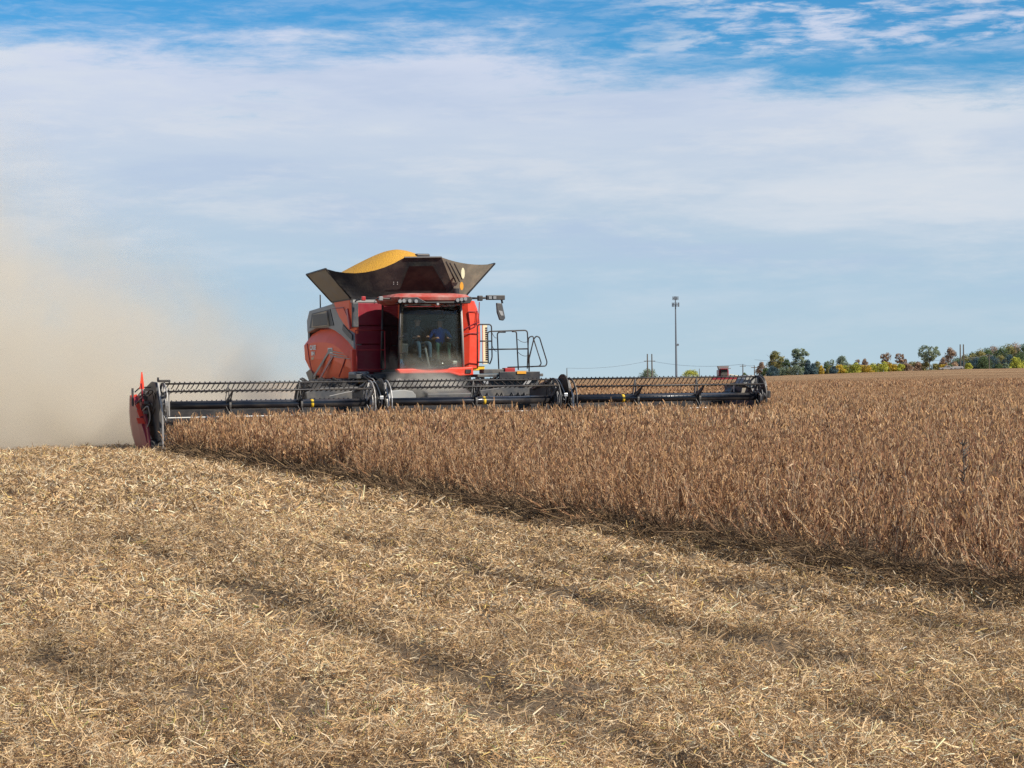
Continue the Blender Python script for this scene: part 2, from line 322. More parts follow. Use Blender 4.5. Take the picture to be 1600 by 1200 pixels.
# ------------------------------------------------------------------ mesh helpers
class MB:
    def __init__(s): s.v = []; s.f = []
    def add(s, vs, fs):
        o = len(s.v); s.v += [tuple(v) for v in vs]; s.f += [tuple(i + o for i in f) for f in fs]; return s
    def box(s, c, d, rot=None):
        vs = [Vector((x * d[0] / 2, y * d[1] / 2, z * d[2] / 2)) for x in (-1, 1) for y in (-1, 1) for z in (-1, 1)]
        if rot is not None: vs = [rot @ v for v in vs]
        c = Vector(c)
        return s.add([v + c for v in vs], [(0, 1, 3, 2), (4, 6, 7, 5), (0, 4, 5, 1), (2, 3, 7, 6), (0, 2, 6, 4), (1, 5, 7, 3)])
    def bb(s, a, b):
        return s.box([(p + q) / 2 for p, q in zip(a, b)], [abs(q - p) for p, q in zip(a, b)])
    def tube(s, pts, r, n=8, r2=None, cap=True):
        pts = [Vector(p) for p in pts]; m = len(pts)
        base = len(s.v); prev = None
        for i, p in enumerate(pts):
            t = (pts[min(i + 1, m - 1)] - pts[max(i - 1, 0)]).normalized()
            if prev is None:
                up_ = Vector((0, 0, 1)) if abs(t.z) < 0.9 else Vector((1, 0, 0))
                a = t.cross(up_).normalized()
            else:
                a = (prev - t * prev.dot(t)).normalized()
            prev = a; b = t.cross(a)
            rr = r if r2 is None else r + (r2 - r) * i / max(1, m - 1)
            for k in range(n):
                an = 2 * PI * k / n; s.v.append(tuple(p + (a * math.cos(an) + b * math.sin(an)) * rr))
        for i in range(m - 1):
            for k in range(n):
                q = (k + 1) % n
                s.f.append((base + i * n + k, base + i * n + q, base + (i + 1) * n + q, base + (i + 1) * n + k))
        if cap:
            s.f.append(tuple(base + k for k in reversed(range(n)))); s.f.append(tuple(base + (m - 1) * n + k for k in range(n)))
        return s
    def prism(s, poly, off):                 # poly of 3D points, extruded by vector
        n = len(poly); off = Vector(off); a = [Vector(p) for p in poly]; b = [p + off for p in a]
        return s.add(a + b, [tuple(range(n)), tuple(reversed(range(n, 2 * n)))] + [((i + 1) % n, i, n + i, n + (i + 1) % n) for i in range(n)])
    def disc(s, c, r, h, axis='x', n=24, ri=0.0):
        c = Vector(c)
        def pt(an, rr, o):
            u, w = math.cos(an) * rr, math.sin(an) * rr
            return c + (Vector((o, u, w)) if axis == 'x' else Vector((u, o, w)) if axis == 'y' else Vector((u, w, o)))
        if ri <= 0:
            return s.add([pt(2 * PI * k / n, r, o) for o in (-h / 2, h / 2) for k in range(n)],
                         [tuple(range(n)), tuple(reversed(range(n, 2 * n)))] + [(k, (k + 1) % n, n + (k + 1) % n, n + k) for k in range(n)])
        vs = [pt(2 * PI * k / n, rr, o) for o in (-h / 2, h / 2) for rr in (r, ri) for k in range(n)]
        fs = []
        for k in range(n):
            q = (k + 1) % n
            fs += [(k, q, n + q, n + k), (2 * n + k, 3 * n + k, 3 * n + q, 2 * n + q), (k, 2 * n + k, 2 * n + q, q), (n + k, n + q, 3 * n + q, 3 * n + k)]
        return s.add(vs, fs)
    def sheet(s, rows, th):                  # rows of points (grid), given thickness vector
        th = Vector(th); nr, nc = len(rows), len(rows[0])
        a = [Vector(p) for r in rows for p in r]; b = [p + th for p in a]; k = nr * nc; fs = []
        for i in range(nr - 1):
            for j in range(nc - 1):
                q = (i * nc + j, i * nc + j + 1, (i + 1) * nc + j + 1, (i + 1) * nc + j)
                fs.append(q); fs.append(tuple(k + t for t in reversed(q)))
        ring = [j for j in range(nc)] + [i * nc + nc - 1 for i in range(1, nr)] + [(nr - 1) * nc + j for j in range(nc - 2, -1, -1)] + [i * nc for i in range(nr - 2, 0, -1)]
        for i in range(len(ring)):
            p, q = ring[i], ring[(i + 1) % len(ring)]; fs.append((q, p, p + k, q + k))
        return s.add(a + b, fs)
    def build(s, name, mat, parent=None, smooth=False, bevel=0.0, loc=None, label=None):
        me = bpy.data.meshes.new(name); me.from_pydata(s.v, [], s.f); me.update()
        bm = bmesh.new(); bm.from_mesh(me); bmesh.ops.recalc_face_normals(bm, faces=bm.faces)
        bm.to_mesh(me); bm.free()
        o = bpy.data.objects.new(name, me); me.materials.append(mat if not isinstance(mat, str) else M[mat])
        if smooth: me.polygons.foreach_set('use_smooth', [True] * len(me.polygons))
        if bevel:
            b = o.modifiers.new('bevel', 'BEVEL'); b.width = bevel; b.segments = 2; b.limit_method = 'ANGLE'; b.angle_limit = 0.6
        COL.objects.link(o)
        if loc is not None: o.location = loc
        if parent is not None: o.parent = parent
        if label: o['label'] = label
        return o
def tag(o, label=None, cat=None, group=None, kind=None):
    if label: o['label'] = label
    if cat: o['category'] = cat
    if group: o['group'] = group
    if kind: o['kind'] = kind
    return o
def empty(name, mat4=None, loc=None):
    o = bpy.data.objects.new(name, None); COL.objects.link(o); o.empty_display_size = 0.3
    if mat4 is not None: o.matrix_world = mat4
    if loc is not None: o.location = loc
    return o
def npmesh(name, V, Fq, mat, col=None, shade=None, tri=False):
    me = bpy.data.meshes.new(name); nv, nf = len(V), len(Fq); k = Fq.shape[1]
    me.vertices.add(nv); me.vertices.foreach_set('co', V.astype(np.float32).ravel())
    me.loops.add(nf * k); me.loops.foreach_set('vertex_index', Fq.astype(np.int32).ravel())
    me.polygons.add(nf); me.polygons.foreach_set('loop_start', np.arange(0, nf * k, k, dtype=np.int32))
    me.update(calc_edges=True)
    if col is not None:
        a = me.color_attributes.new('Col', 'FLOAT_COLOR', 'POINT')
        a.data.foreach_set('color', np.concatenate([col, np.ones((nv, 1))], 1).astype(np.float32).ravel())
    if shade is not None:
        a = me.attributes.new('shade', 'FLOAT', 'POINT'); a.data.foreach_set('value', shade.astype(np.float32))
    me.materials.append(M[mat] if isinstance(mat, str) else mat)
    return me

# ------------------------------------------------------------------ ground
xs = np.concatenate([-20 - np.geomspace(0.2, 4500, 46)[::-1], np.arange(-20, 20.01, 0.17), 20 + np.geomspace(0.2, 4500, 46)])
ys = np.concatenate([6 - np.geomspace(0.2, 400, 20)[::-1], np.arange(6, 62.01, 0.2), 62 + np.geomspace(0.2, 6000, 60)])
GX, GY = np.meshgrid(xs, ys)
V = np.stack([GX.ravel(), GY.ravel(), hz(GX, GY).ravel()], 1)
nx, ny = len(xs), len(ys)
ii = (np.arange(ny - 1)[:, None] * nx + np.arange(nx - 1)[None]).ravel()
me = npmesh('field_ground', V, np.stack([ii, ii + 1, ii + nx + 1, ii + nx], 1), 'ground')
me.polygons.foreach_set('use_smooth', [True] * len(me.polygons))
g = bpy.data.objects.new('field_ground', me); COL.objects.link(g); tag(g, 'harvested field ground', kind='structure')

# ------------------------------------------------------------------ straw litter on the stubble (uncountable)
def in_crop(lx, ly, m=0.0):
    return ((lx > -8.1 + m + .021 * np.minimum(ly, 0)) & (ly < 0.1)) | (lx > 8.9 + m)
PAL = np.array([(0.66, 0.50, 0.31), (0.58, 0.42, 0.23), (0.46, 0.30, 0.16), (0.30, 0.19, 0.10), (0.66, 0.57, 0.42), (0.38, 0.30, 0.21), (0.18, 0.12, 0.08), (0.58, 0.44, 0.18)])
def straws(ya, yb, dens, w0, l0, segs, upright, pal_w, seed, edge=False, lift=0.05):
    r = np.random.default_rng(seed)
    area = 0.29 * (yb * yb - ya * ya); n = int(area * dens)
    y = np.sqrt(r.random(n) * (yb * yb - ya * ya) + ya * ya); x = (r.random(n) * 2 - 1) * 0.29 * y
    lx, ly = to_local(x, y)
    keep = ~in_crop(lx, ly, 0.25) & (ly < 3)
    rowy = fbm(lx * 1.25 + 40, ly * 0.14 + 9, 3); lump = fbm(lx * 1.7 + 3, ly * 1.1, 3)
    trk = sum(np.exp(-((lx - tx + 0.25 * (fbm(ly * .2 + tx, ly * 0, 2) - .5)) / 0.13) ** 2) for tx in TRACKS) * (.15 + 1.3 * sstep(.42, .62, fbm(ly * .45, lx * .3, 2)))
    rows__ = .5 + .5 * np.cos(2 * PI * lx / .76)
    fin = fbm(x * 5.0, y * 5.0, 2)
    cov = (0.62 + 0.55 * sstep(0.34, 0.56, rowy * 0.2 + lump * 0.8)) * (1 - .72 * np.clip(trk, 0, 1)) * (.62 + .6 * rows__) * (.22 + 1.1 * sstep(.34, .55, fin))
    keep &= r.random(n) < cov
    x, y, lx, ly, rowy, lump, fin = (q[keep] for q in (x, y, lx, ly, rowy, lump, fin)); n = len(x)
    L_ = l0 * np.exp(r.normal(0, 0.34, n)); Wd = w0 * np.exp(r.normal(0, 0.3, n))
    az = r.random(n) * 2 * PI
    # many pieces lie roughly along the direction of travel
    tl = r.normal(0, 0.5, n)
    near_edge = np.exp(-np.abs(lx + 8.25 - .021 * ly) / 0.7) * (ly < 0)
    grassy = sstep(0.52, 0.68, fbm(lx * 0.8 + 90, ly * 0.8 + 31, 2)) * sstep(16, 10, y) * sstep(1.0, -2.5, x) * .8
    uprightp = upright * (0.4 + 1.2 * (np.abs(((lx / 0.38) % 1) - .5) < .22)) + 0.12 * near_edge + 0.22 * grassy
    isup = r.random(n) < uprightp
    tl = np.where(isup, np.abs(r.normal(1.1, 0.3, n)), tl)
    L_ = np.where(isup, L_ * (0.8 + 0.5 * near_edge + 0.5 * grassy), L_)
    z = hz(x, y) + .055 * sstep(.38, .72, fin) * r.random(n) ** .5 + np.where(isup, 0.0, r.random(n) ** 1.5 * lift * (0.5 + lump) * 1.6 + 0.004)
    dirv = np.stack([np.cos(az) * np.cos(tl), np.sin(az) * np.cos(tl), np.sin(tl)], 1)
    # blade turned so that its face looks sideways and up
    q = r.normal(0, 1, (n, 3)); side = np.cross(dirv, q); side /= np.linalg.norm(side, axis=1)[:, None] + 1e-9
    bend = r.normal(0, 0.26, (n, 3)) * L_[:, None]
    P0 = np.stack([x, y, z], 1)
    rows_ = []
    for k in range(segs + 1):
        t = k / segs
        c = P0 + dirv * (L_ * t)[:, None] + bend * (4 * t * (1 - t)) * 0.5 + bend * t * t * 0.5
        hw = (Wd * 0.5 * (1 - 0.55 * t))[:, None]
        rows_ += [c - side * hw, c + side * hw]
    Vv = np.stack(rows_, 1).reshape(-1, 3)
    Vv[:, 2] = np.maximum(Vv[:, 2], hz(Vv[:, 0], Vv[:, 1]) + 0.002)
    m_ = 2 * (segs + 1); base = np.arange(n) * m_
    Fs = np.concatenate([np.stack([base + 2 * k, base + 2 * k + 1, base + 2 * k + 3, base + 2 * k + 2], 1) for k in range(segs)])
    pi = r.choice(len(PAL), n, p=pal_w); c = PAL[pi] * np.exp(r.normal(0, 0.16, (n, 1)))
    c = c * np.array((1.2, 1.12, 1.03))
    dk = np.clip(1.1 - 0.25 * sstep(0.56, 0.36, rowy * .5 + lump * .5) - .4 * np.clip(trk[keep], 0, 1) - .16 * (1 - rows__[keep]), .35, 1.2)[:, None]  # shade of tracks, row gaps and dips painted into the straw colour
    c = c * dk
    c = c * (1 - 0.35 * near_edge[:, None])  # crop's cast shadow along its foot painted into the straw
    gr = (r.random(n) < 0.004 + 0.05 * grassy)[:, None]
    c = np.where(gr, np.array((0.25, 0.27, 0.07)) * np.exp(r.normal(0, .2, (n, 1))), c)
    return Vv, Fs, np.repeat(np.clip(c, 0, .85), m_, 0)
pw = np.array([.23, .16, .12, .13, .15, .09, .13, .03]); pw /= pw.sum()
parts = [straws(6.5, 14, 6800, 0.0042, 0.048, 2, 0.08, pw, 1), straws(6.5, 14, 200, 0.005, 0.11, 2, 0.05, pw, 4), straws(14, 25, 3700, 0.0072, 0.052, 1, 0.08, pw, 2),
         straws(25, 57, 1100, 0.0150, 0.082, 1, 0.05, pw, 3, lift=0.06)]
Vs, Fs, Cs = [], [], []; o_ = 0
for a, b, c in parts: Vs.append(a); Fs.append(b + o_); Cs.append(c); o_ += len(a)
# tangle of trampled stems, darkened to paint in the shadow at the crop's foot
def tangle(n, seed):
    r = np.random.default_rng(seed)
    ly = -46 + 44 * r.random(n) ** .8; off_ = r.normal(0, .18, n) - .02; lx = -8.1 + .021 * ly + off_
    x = OX + lx * CU - ly * SU; y = OY + lx * SU + ly * CU
    k = (y > 8) & (np.abs(x) < .3 * y); x, y, lx, ly, off_ = x[k], y[k], lx[k], ly[k], off_[k]; n = len(x)
    w = np.maximum(.005, y * .00042); l = .26 * np.exp(r.normal(0, .4, n)); az = r.random(n) * 2 * PI; tl = np.abs(r.normal(.25, .3, n))
    hgt = .16 * np.exp(-((off_ + .1) / .4) ** 2)
    P0 = np.stack([x, y, hz(x, y) + r.random(n) * hgt], 1); d = np.stack([np.cos(az) * np.cos(tl), np.sin(az) * np.cos(tl), np.sin(tl)], 1)
    sd = np.cross(d, r.normal(0, 1, (n, 3))); sd /= np.linalg.norm(sd, axis=1)[:, None]; bd = r.normal(0, .2, (n, 3)) * l[:, None]
    rows_ = []
    for t in (0, .5, 1):
        c = P0 + d * (l * t)[:, None] + bd * (t - t * t) * 2 - np.array((0, 0, 1)) * (t * t * .1 * l)[:, None]; h = (w * .5 * (1 - .4 * t))[:, None]; rows_ += [c - sd * h, c + sd * h]
    Vv = np.stack(rows_, 1).reshape(-1, 3); b = np.arange(n) * 6
    F = np.concatenate([np.stack([b + 2 * q, b + 2 * q + 1, b + 2 * q + 3, b + 2 * q + 2], 1) for q in (0, 1)])
    c = np.array([(.20, .13, .075), (.12, .08, .05), (.32, .22, .12), (.07, .05, .035)])[r.choice(4, n, p=[.35, .3, .15, .2])] * np.exp(r.normal(0, .15, (n, 1)))
    return Vv, F, np.repeat(c, 6, 0)
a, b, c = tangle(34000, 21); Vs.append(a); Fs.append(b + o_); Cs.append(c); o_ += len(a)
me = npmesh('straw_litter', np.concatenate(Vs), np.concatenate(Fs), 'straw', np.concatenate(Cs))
so_ = bpy.data.objects.new('straw_litter', me); COL.objects.link(so_)
tag(so_, 'chopped straw and short stubble covering the cut field', 'straw', kind='stuff')

# ------------------------------------------------------------------ soybean plants: a hidden kit and one scatter object
kit = bpy.data.collections.new('plant_kit')
def plant(seed, h=0.84, pods=50, seg=2, lean=0.1, w=0.009, podw=0.0135, podl=0.06, n_plants=1, spread=0.0):
    r = np.random.default_rng(seed); Vv = []; Ff = []; Cc = []
    def strip(pts, w, c):
        b = len(Vv); d = np.array(pts[-1]) - np.array(pts[0]); q = r.normal(0, 1, 3); sd = np.cross(d, q); sd /= np.linalg.norm(sd) + 1e-9
        for i, p in enumerate(pts):
            ww = w * (1 - .5 * i / (len(pts) - 1)) / 2
            Vv.append(np.array(p) - sd * ww); Vv.append(np.array(p) + sd * ww); Cc.append(c); Cc.append(c)
        for i in range(len(pts) - 1): Ff.append((b + 2 * i, b + 2 * i + 1, b + 2 * i + 3, b + 2 * i + 2))
    stemc = [(0.58, 0.38, 0.22), (0.30, 0.16, 0.09), (0.68, 0.52, 0.34)]
    podc = [(0.66, 0.45, 0.24), (0.58, 0.36, 0.18), (0.40, 0.23, 0.13), (0.72, 0.55, 0.34), (0.24, 0.13, 0.085), (0.64, 0.42, 0.19)]
    for _ in range(n_plants):
        ox, oy = r.uniform(-spread, spread, 2) if spread else (0, 0)
        ln = r.normal(0, lean, 2); hh = h * r.uniform(0.85, 1.05)
        top = np.array((ox + ln[0] * hh, oy + ln[1] * hh, hh)); b0 = np.array((ox, oy, 0.0))
        axes = [(b0, top)]
        for k in range(3 if n_plants == 1 else 1):
            t0 = r.uniform(0.12, 0.45); p = b0 + (top - b0) * t0; a = r.uniform(0, 2 * PI); ll = hh * r.uniform(.35, .6)
            axes.append((p, p + np.array((math.cos(a) * .22 * ll, math.sin(a) * .22 * ll, ll * .96))))
        for (a, b) in axes:
            mid = (a + b) / 2 + r.normal(0, .015, 3); strip([a, mid, b] if seg > 1 else [a, b], w, stemc[r.integers(3)])
        for k in range(pods):
            a, b = axes[0] if r.random() < .6 else axes[r.integers(len(axes))]
            t = r.uniform(.15, 1.0) ** 0.8; p = a + (b - a) * t; an = r.uniform(0, 2 * PI); tl = r.choice([-1, 1], p=[.45, .55]) * r.uniform(.75, 1.55); l = podl * r.uniform(.7, 1.5)
            d = np.array((math.cos(an) * math.cos(tl), math.sin(an) * math.cos(tl), math.sin(tl)))
            c = np.array(podc[r.choice(6, p=[.22, .15, .18, .18, .20, .07])]) * r.uniform(.7, 1.3) * np.array((.96, .90, .88))
            p0 = p + d * .008; m = p0 + d * l * .5 + np.array((0, 0, .18 * l)); strip([p0, m, p0 + d * l], podw * r.uniform(.7, 1.1), tuple(c)) if seg > 1 else strip([p0, p0 + d * l], podw, tuple(c))
    return np.array(Vv), np.array(Ff), np.array(Cc)
nidx = 0
def addkit(name, args):
    v, f, c = plant(**args); me = npmesh(name, v, f, 'plant', c)
    kit.objects.link(bpy.data.objects.new(name, me))
for k in range(8): addkit('plant_kit_%02d' % k, dict(seed=100 + k))
for k in range(5): addkit('plant_kit_%02d' % (8 + k), dict(seed=200 + k, h=.84, pods=26, seg=1, w=.012, podw=.022, podl=.07, n_plants=7, spread=.28))
for k in range(4): addkit('plant_kit_%02d' % (13 + k), dict(seed=300 + k, h=.86, pods=13, seg=1, w=.03, podw=.05, podl=.13, n_plants=30, spread=.8))
def scatter_group():
    t = bpy.data.node_groups.new('scatter', 'GeometryNodeTree')
    t.interface.new_socket('Geometry', in_out='INPUT', socket_type='NodeSocketGeometry'); t.interface.new_socket('Geometry', in_out='OUTPUT', socket_type='NodeSocketGeometry')
    gi = t.nodes.new('NodeGroupInput'); go = t.nodes.new('NodeGroupOutput')
    ip = t.nodes.new('GeometryNodeInstanceOnPoints'); ci = t.nodes.new('GeometryNodeCollectionInfo')
    ci.inputs['Collection'].default_value = kit; ci.inputs['Separate Children'].default_value = True; ci.inputs['Reset Children'].default_value = True
    def na(n, ty):
        x = t.nodes.new('GeometryNodeInputNamedAttribute'); x.data_type = ty; x.inputs[0].default_value = n; return x.outputs[0]
    t.links.new(gi.outputs[0], ip.inputs['Points']); t.links.new(ci.outputs[0], ip.inputs['Instance'])
    ip.inputs['Pick Instance'].default_value = True
    t.links.new(na('idx', 'INT'), ip.inputs['Instance Index']); t.links.new(na('rot', 'FLOAT_VECTOR'), ip.inputs['Rotation']); t.links.new(na('scl', 'FLOAT'), ip.inputs['Scale'])
    t.links.new(ip.outputs[0], go.inputs[0]); return t
r = np.random.default_rng(11)
def pts(ya, yb, dens, k0, k1, jlean):
    n = int(0.29 * (yb * yb - ya * ya) * dens)
    y = np.sqrt(r.random(n) * (yb * yb - ya * ya) + ya * ya); x = (r.random(n) * 2 - 1) * 0.29 * y
    lx, ly = to_local(x, y)
    jag = (fbm(ly * .9 + 7, ly * 0 + 3, 3) - .5) * 0.5
    k = in_crop(lx + jag, ly)
    x, y, lx, ly = x[k], y[k], lx[k], ly[k]; n = len(x)
    e = np.where(ly < 0.1, lx + 8.1 - .021 * np.minimum(ly, 0), 9.)
    edge = np.exp(-np.maximum(e, 0) / .45)
    rx = r.normal(0, jlean, n) * (1 + 2.2 * edge); ry = r.normal(0, jlean, n) * (1 + 2.2 * edge)
    rot = np.stack([rx, ry, r.random(n) * 2 * PI], 1)
    scl = r.normal(1, .09, n) * (1 - .22 * edge) * (0.93 + .14 * fbm(x * .35, y * .35, 2) / .5 * .5 + .03)
    idx = r.integers(k0, k1, n)
    return np.stack([x, y, hz(x, y)], 1), rot, scl, idx
sets = [pts(12, 34, 34, 0, 8, .16), pts(34, 62, 9.5, 8, 13, .05), pts(62, 115, 3.0, 8, 13, .04), pts(115, 260, 0.42, 13, 17, .02)]
P = np.concatenate([s[0] for s in sets])
me = bpy.data.meshes.new('soybean_crop'); me.vertices.add(len(P)); me.vertices.foreach_set('co', P.astype(np.float32).ravel())
for nm, ty, j in (('rot', 'FLOAT_VECTOR', 1), ('scl', 'FLOAT', 2), ('idx', 'INT', 3)):
    a = me.attributes.new(nm, ty, 'POINT'); d_ = np.concatenate([s[j] for s in sets])
    a.data.foreach_set('vector' if j == 1 else 'value', (d_.astype(np.int32) if j == 3 else d_.astype(np.float32)).ravel())
crop = bpy.data.objects.new('soybean_crop', me); COL.objects.link(crop)
gm = crop.modifiers.new('scatter', 'NODES'); gm.node_group = scatter_group()
tag(crop, 'ripe brown soybean plants standing uncut in front of and right of the header', 'soybean crop', kind='stuff')
print('plants', len(P))
# far canopy sheet
uy = np.concatenate([np.arange(66, 120, 1.0), np.geomspace(120, 5200, 90)]); ux = np.linspace(-0.42, 0.62, 240)
UU, YY = np.meshgrid(ux, uy); XX = UU * YY
LX, LY = to_local(XX, YY)
lo = 8.9 - LX                                    # slide points left of the cut boundary onto it
XX = np.where(lo > 0, XX + lo / CU, XX)
ZZ = hz(XX, YY) + 0.55 + 0.14 * sstep(120, 300, YY) + (fbm(XX * 1.3, YY * .8, 2) - .5) * .16
V = np.stack([XX.ravel(), YY.ravel(), ZZ.ravel()], 1); nx = len(ux)
ii = (np.arange(len(uy) - 1)[:, None] * nx + np.arange(nx - 1)[None]).ravel()
Fq = np.stack([ii, ii + 1, ii + nx + 1, ii + nx], 1)
wd = np.abs(V[Fq[:, 1], 0] - V[Fq[:, 0], 0]) + np.abs(V[Fq[:, 2], 0] - V[Fq[:, 3], 0]); Fq = Fq[wd > 1e-3]
me = npmesh('far_soybean_canopy', V, Fq, 'canopy')
o = bpy.data.objects.new('far_soybean_canopy', me); COL.objects.link(o)
tag(o, 'distant brown soybean canopy running to the tree line', 'soybean crop', kind='stuff')

# ------------------------------------------------------------------ the combine harvester (machine frame: x across, y back, z up)
CB = empty('combine_harvester', MROOT)
tag(CB, 'large red combine harvester with loaded grain tank facing the camera behind its wide header', 'combine')
def rr(a, b, n=5, r=0.08):                         # rounded corner path through points a (list)
    P_ = [Vector(p) for p in a]; out = [P_[0]]
    for i in range(1, len(P_) - 1):
        p, q, s_ = P_[i - 1], P_[i], P_[i + 1]
        d1 = (p - q); d2 = (s_ - q); k = min(r, d1.length * .45, d2.length * .45)
        e1 = q + d1.normalized() * k; e2 = q + d2.normalized() * k
        for j in range(n + 1):
            t = j / n; out.append(e1 * (1 - t) ** 2 + q * 2 * t * (1 - t) + e2 * t * t)
    out.append(P_[-1]); return out
def rail(name, pts_, r_=0.02, rad=0.09, mat='iron', parent=None): return MB().tube(rr(pts_, None, 5, rad), r_, 8).build(name, mat, parent or CB, smooth=True)
# chassis and body core
MB().bb((-1.35, 6.1, 1.25), (1.85, 11.2, 3.95)).build('body_core', 'red_dull', CB, bevel=.04)
MB().bb((-1.2, 5.2, 1.0), (1.5, 10.8, 1.5)).build('chassis', 'dark', CB, bevel=.02)
MB().bb((-1.0, 3.95, 1.45), (1.25, 6.05, 1.95)).build('cab_platform', 'dark', CB, bevel=.03)
# right-hand flank of the machine, seen on the left of the photo: lower shield with a chamfered shoulder
low_top = [(11.45, 3.0), (11.2, 3.18), (10.2, 3.30), (8.8, 3.28), (8.0, 3.16), (7.3, 3.0), (6.6, 2.80), (6.02, 2.58)]
crease = [(11.62, 2.80), (11.3, 2.84), (10.2, 2.90), (8.8, 2.88), (8.0, 2.82), (7.3, 2.68), (6.6, 2.46), (6.02, 2.22)]
lowmid = [(11.52, 2.4), (11.2, 2.4), (10.2, 2.4), (8.8, 2.38), (8.0, 2.35), (7.3, 2.25), (6.6, 2.15), (6.02, 2.05)]
lowbot = [(11.2, 2.05), (10.9, 1.9), (10.2, 1.82), (8.8, 1.80), (8.0, 1.80), (7.3, 1.80), (6.6, 1.82), (6.02, 1.84)]
def P3(l, x): return [(x + (0.0 if i > 0 else 0.16), a, b) for i, (a, b) in enumerate(l)]
MB().sheet([P3(low_top, -1.42), P3(crease, -1.66), P3(lowmid, -1.66), P3(lowbot, -1.5)], (0.06, 0, 0)).build('side_shield', 'red_flank_brightened', CB, bevel=.012)
# recessed stripes and door seams on the shield
def onflank(px, py, x=-1.675): 
    v = LS(px, py, x); return v
st = MB()
for a, b in (((514, 552), (543, 557)), ((513, 548), (537, 552)), ((516, 556), (548, 561))):
    p, q = onflank(*a), onflank(*b); st.prism([p + Vector((0, 0, .022)), q + Vector((0, 0, .006)), q - Vector((0, 0, .006)), p - Vector((0, 0, .022))], (-.012, 0, 0))
st.build('silver_stripe', 'silver', CB)
p1, p2 = onflank(513, 549), onflank(490, 588)
MB().prism([p1, p1 + Vector((0, -.24, 0)), p2 + Vector((0, -.2, 0)), p2 + Vector((0, .05, 0))], (-.012, 0, 0)).build('diagonal_stripe', 'greytrim', CB)
p1, p2 = onflank(519, 556), onflank(500, 590)
MB().prism([p1, p1 + Vector((0, -.25, 0)), p2 + Vector((0, -.22, 0)), p2], (-.016, 0, 0)).build('diagonal_crease', 'maroon', CB)
MB().tube([onflank(480, 537), onflank(483, 560), onflank(488, 582)], .014, 6).build('door_seam', 'maroon', CB)
MB().tube([onflank(540, 560), onflank(536, 572), onflank(530, 588)], .02, 6).build('door_seam', 'maroon', CB)
# rear skirts under the shield
for k, pl in enumerate([[(478, 582), (484, 577), (489, 584), (487, 598), (484, 598)], [(490, 585), (494, 587), (489, 600), (487, 600)]]):
    MB().prism([LS(a, b, -1.62) for a, b in pl], (.08, 0, 0)).build('rear_skirt', 'panel', CB)
# lettering on the flank
def lettering(txt, p, h, mat, name, parent, stretch=1.0, bold=0.0):
    cu = bpy.data.curves.new(name, 'FONT'); cu.body = txt; cu.size = h; cu.extrude = 0.004; cu.offset = bold; cu.align_x = 'CENTER'; cu.align_y = 'CENTER'
    t = bpy.data.objects.new('t', cu); COL.objects.link(t)
    dg = bpy.context.evaluated_depsgraph_get(); dg.update(); me = bpy.data.meshes.new_from_object(t.evaluated_get(dg)); bpy.data.objects.remove(t)
    me.materials.clear(); me.materials.append(M[mat]); me.name = name
    # text x runs toward the front of the machine (-y), text y up, facing -x
    me.transform(Matrix(((0, 0, -1, 0), (-stretch, 0, 0, 0), (0, 1, 0, 0), (0, 0, 0, 1))))
    o = bpy.data.objects.new(name, me); COL.objects.link(o); o.location = p; o.parent = parent; return o
plate = onflank(489, 547.5, -1.678)
lettering('CASE', plate + Vector((0, 0, .08)), .19, 'white', 'lettering', CB, 1.6, .008)
lettering('IH', plate + Vector((0, 0, -.10)), .15, 'white', 'lettering', CB, 2.6, .01)
lettering('AF', onflank(488.5, 560, -1.665), .13, 'cream', 'lettering', CB, 2.2, .004)
pp = onflank(516, 548, -1.674)
MB().box(pp, (.012, .5, .17)).build('number_plate', 'white', CB)
tag(lettering('AF11', pp + Vector((-.01, 0, 0)), .13, 'black', 'lettering', CB, 1.5, .006), kind='stuff')  # countable letters, left joined in one mesh and tagged stuff
# grey shoulder with the air intake grille
shoulder = [(10.95, 3.90), (8.05, 4.02), (7.55, 3.62), (6.05, 3.08), (6.02, 2.62), (6.6, 2.84), (7.3, 3.04), (8.0, 3.2), (8.8, 3.32), (10.2, 3.34), (11.2, 3.22), (11.25, 3.6)]
MB().prism([(-1.58, a, b) for a, b in shoulder], (.25, 0, 0)).build('intake_surround', 'greytrim', CB, bevel=.03)
MB().prism([(-1.60, a, b) for a, b in ((10.55, 3.80), (8.45, 3.86), (8.05, 3.36), (10.85, 3.36))], (.02, 0, 0)).build('intake_recess', 'iron', CB)
gr = MB().prism([(-1.63, a, b) for a, b in ((10.3, 3.76), (8.75, 3.82), (8.5, 3.37), (10.5, 3.37))], (.028, 0, 0)).build('intake_grille', 'grille', CB)
s_ = MB()
for k in range(22): s_.bb((-1.645, 8.62 + k * .078, 3.4), (-1.63, 8.635 + k * .078, 3.75))
tag(s_.build('grille_bar', 'greytrim', gr), kind='stuff')
MB().prism([(-1.6, a, b) for a, b in ((6.95, 3.36), (6.4, 3.16), (6.02, 3.04), (6.02, 2.86), (6.5, 3.0), (7.05, 3.2))], (-.03, 0, 0)).build('shoulder_vent', 'dark', CB, bevel=.01)
MB().tube([(-1.5, 9.9, 3.9), (-1.5, 9.9, 4.35)], .02, 6).build('aerial', 'iron', CB)
MB().bb((-1.5, 11.2, 3.45), (-1.3, 11.42, 3.6)).build('tail_lamp', 'iron', CB)
MB().bb((-1.5, 11.2, 2.95), (-1.25, 11.42, 3.25)).build('tail_lamp', 'iron', CB)
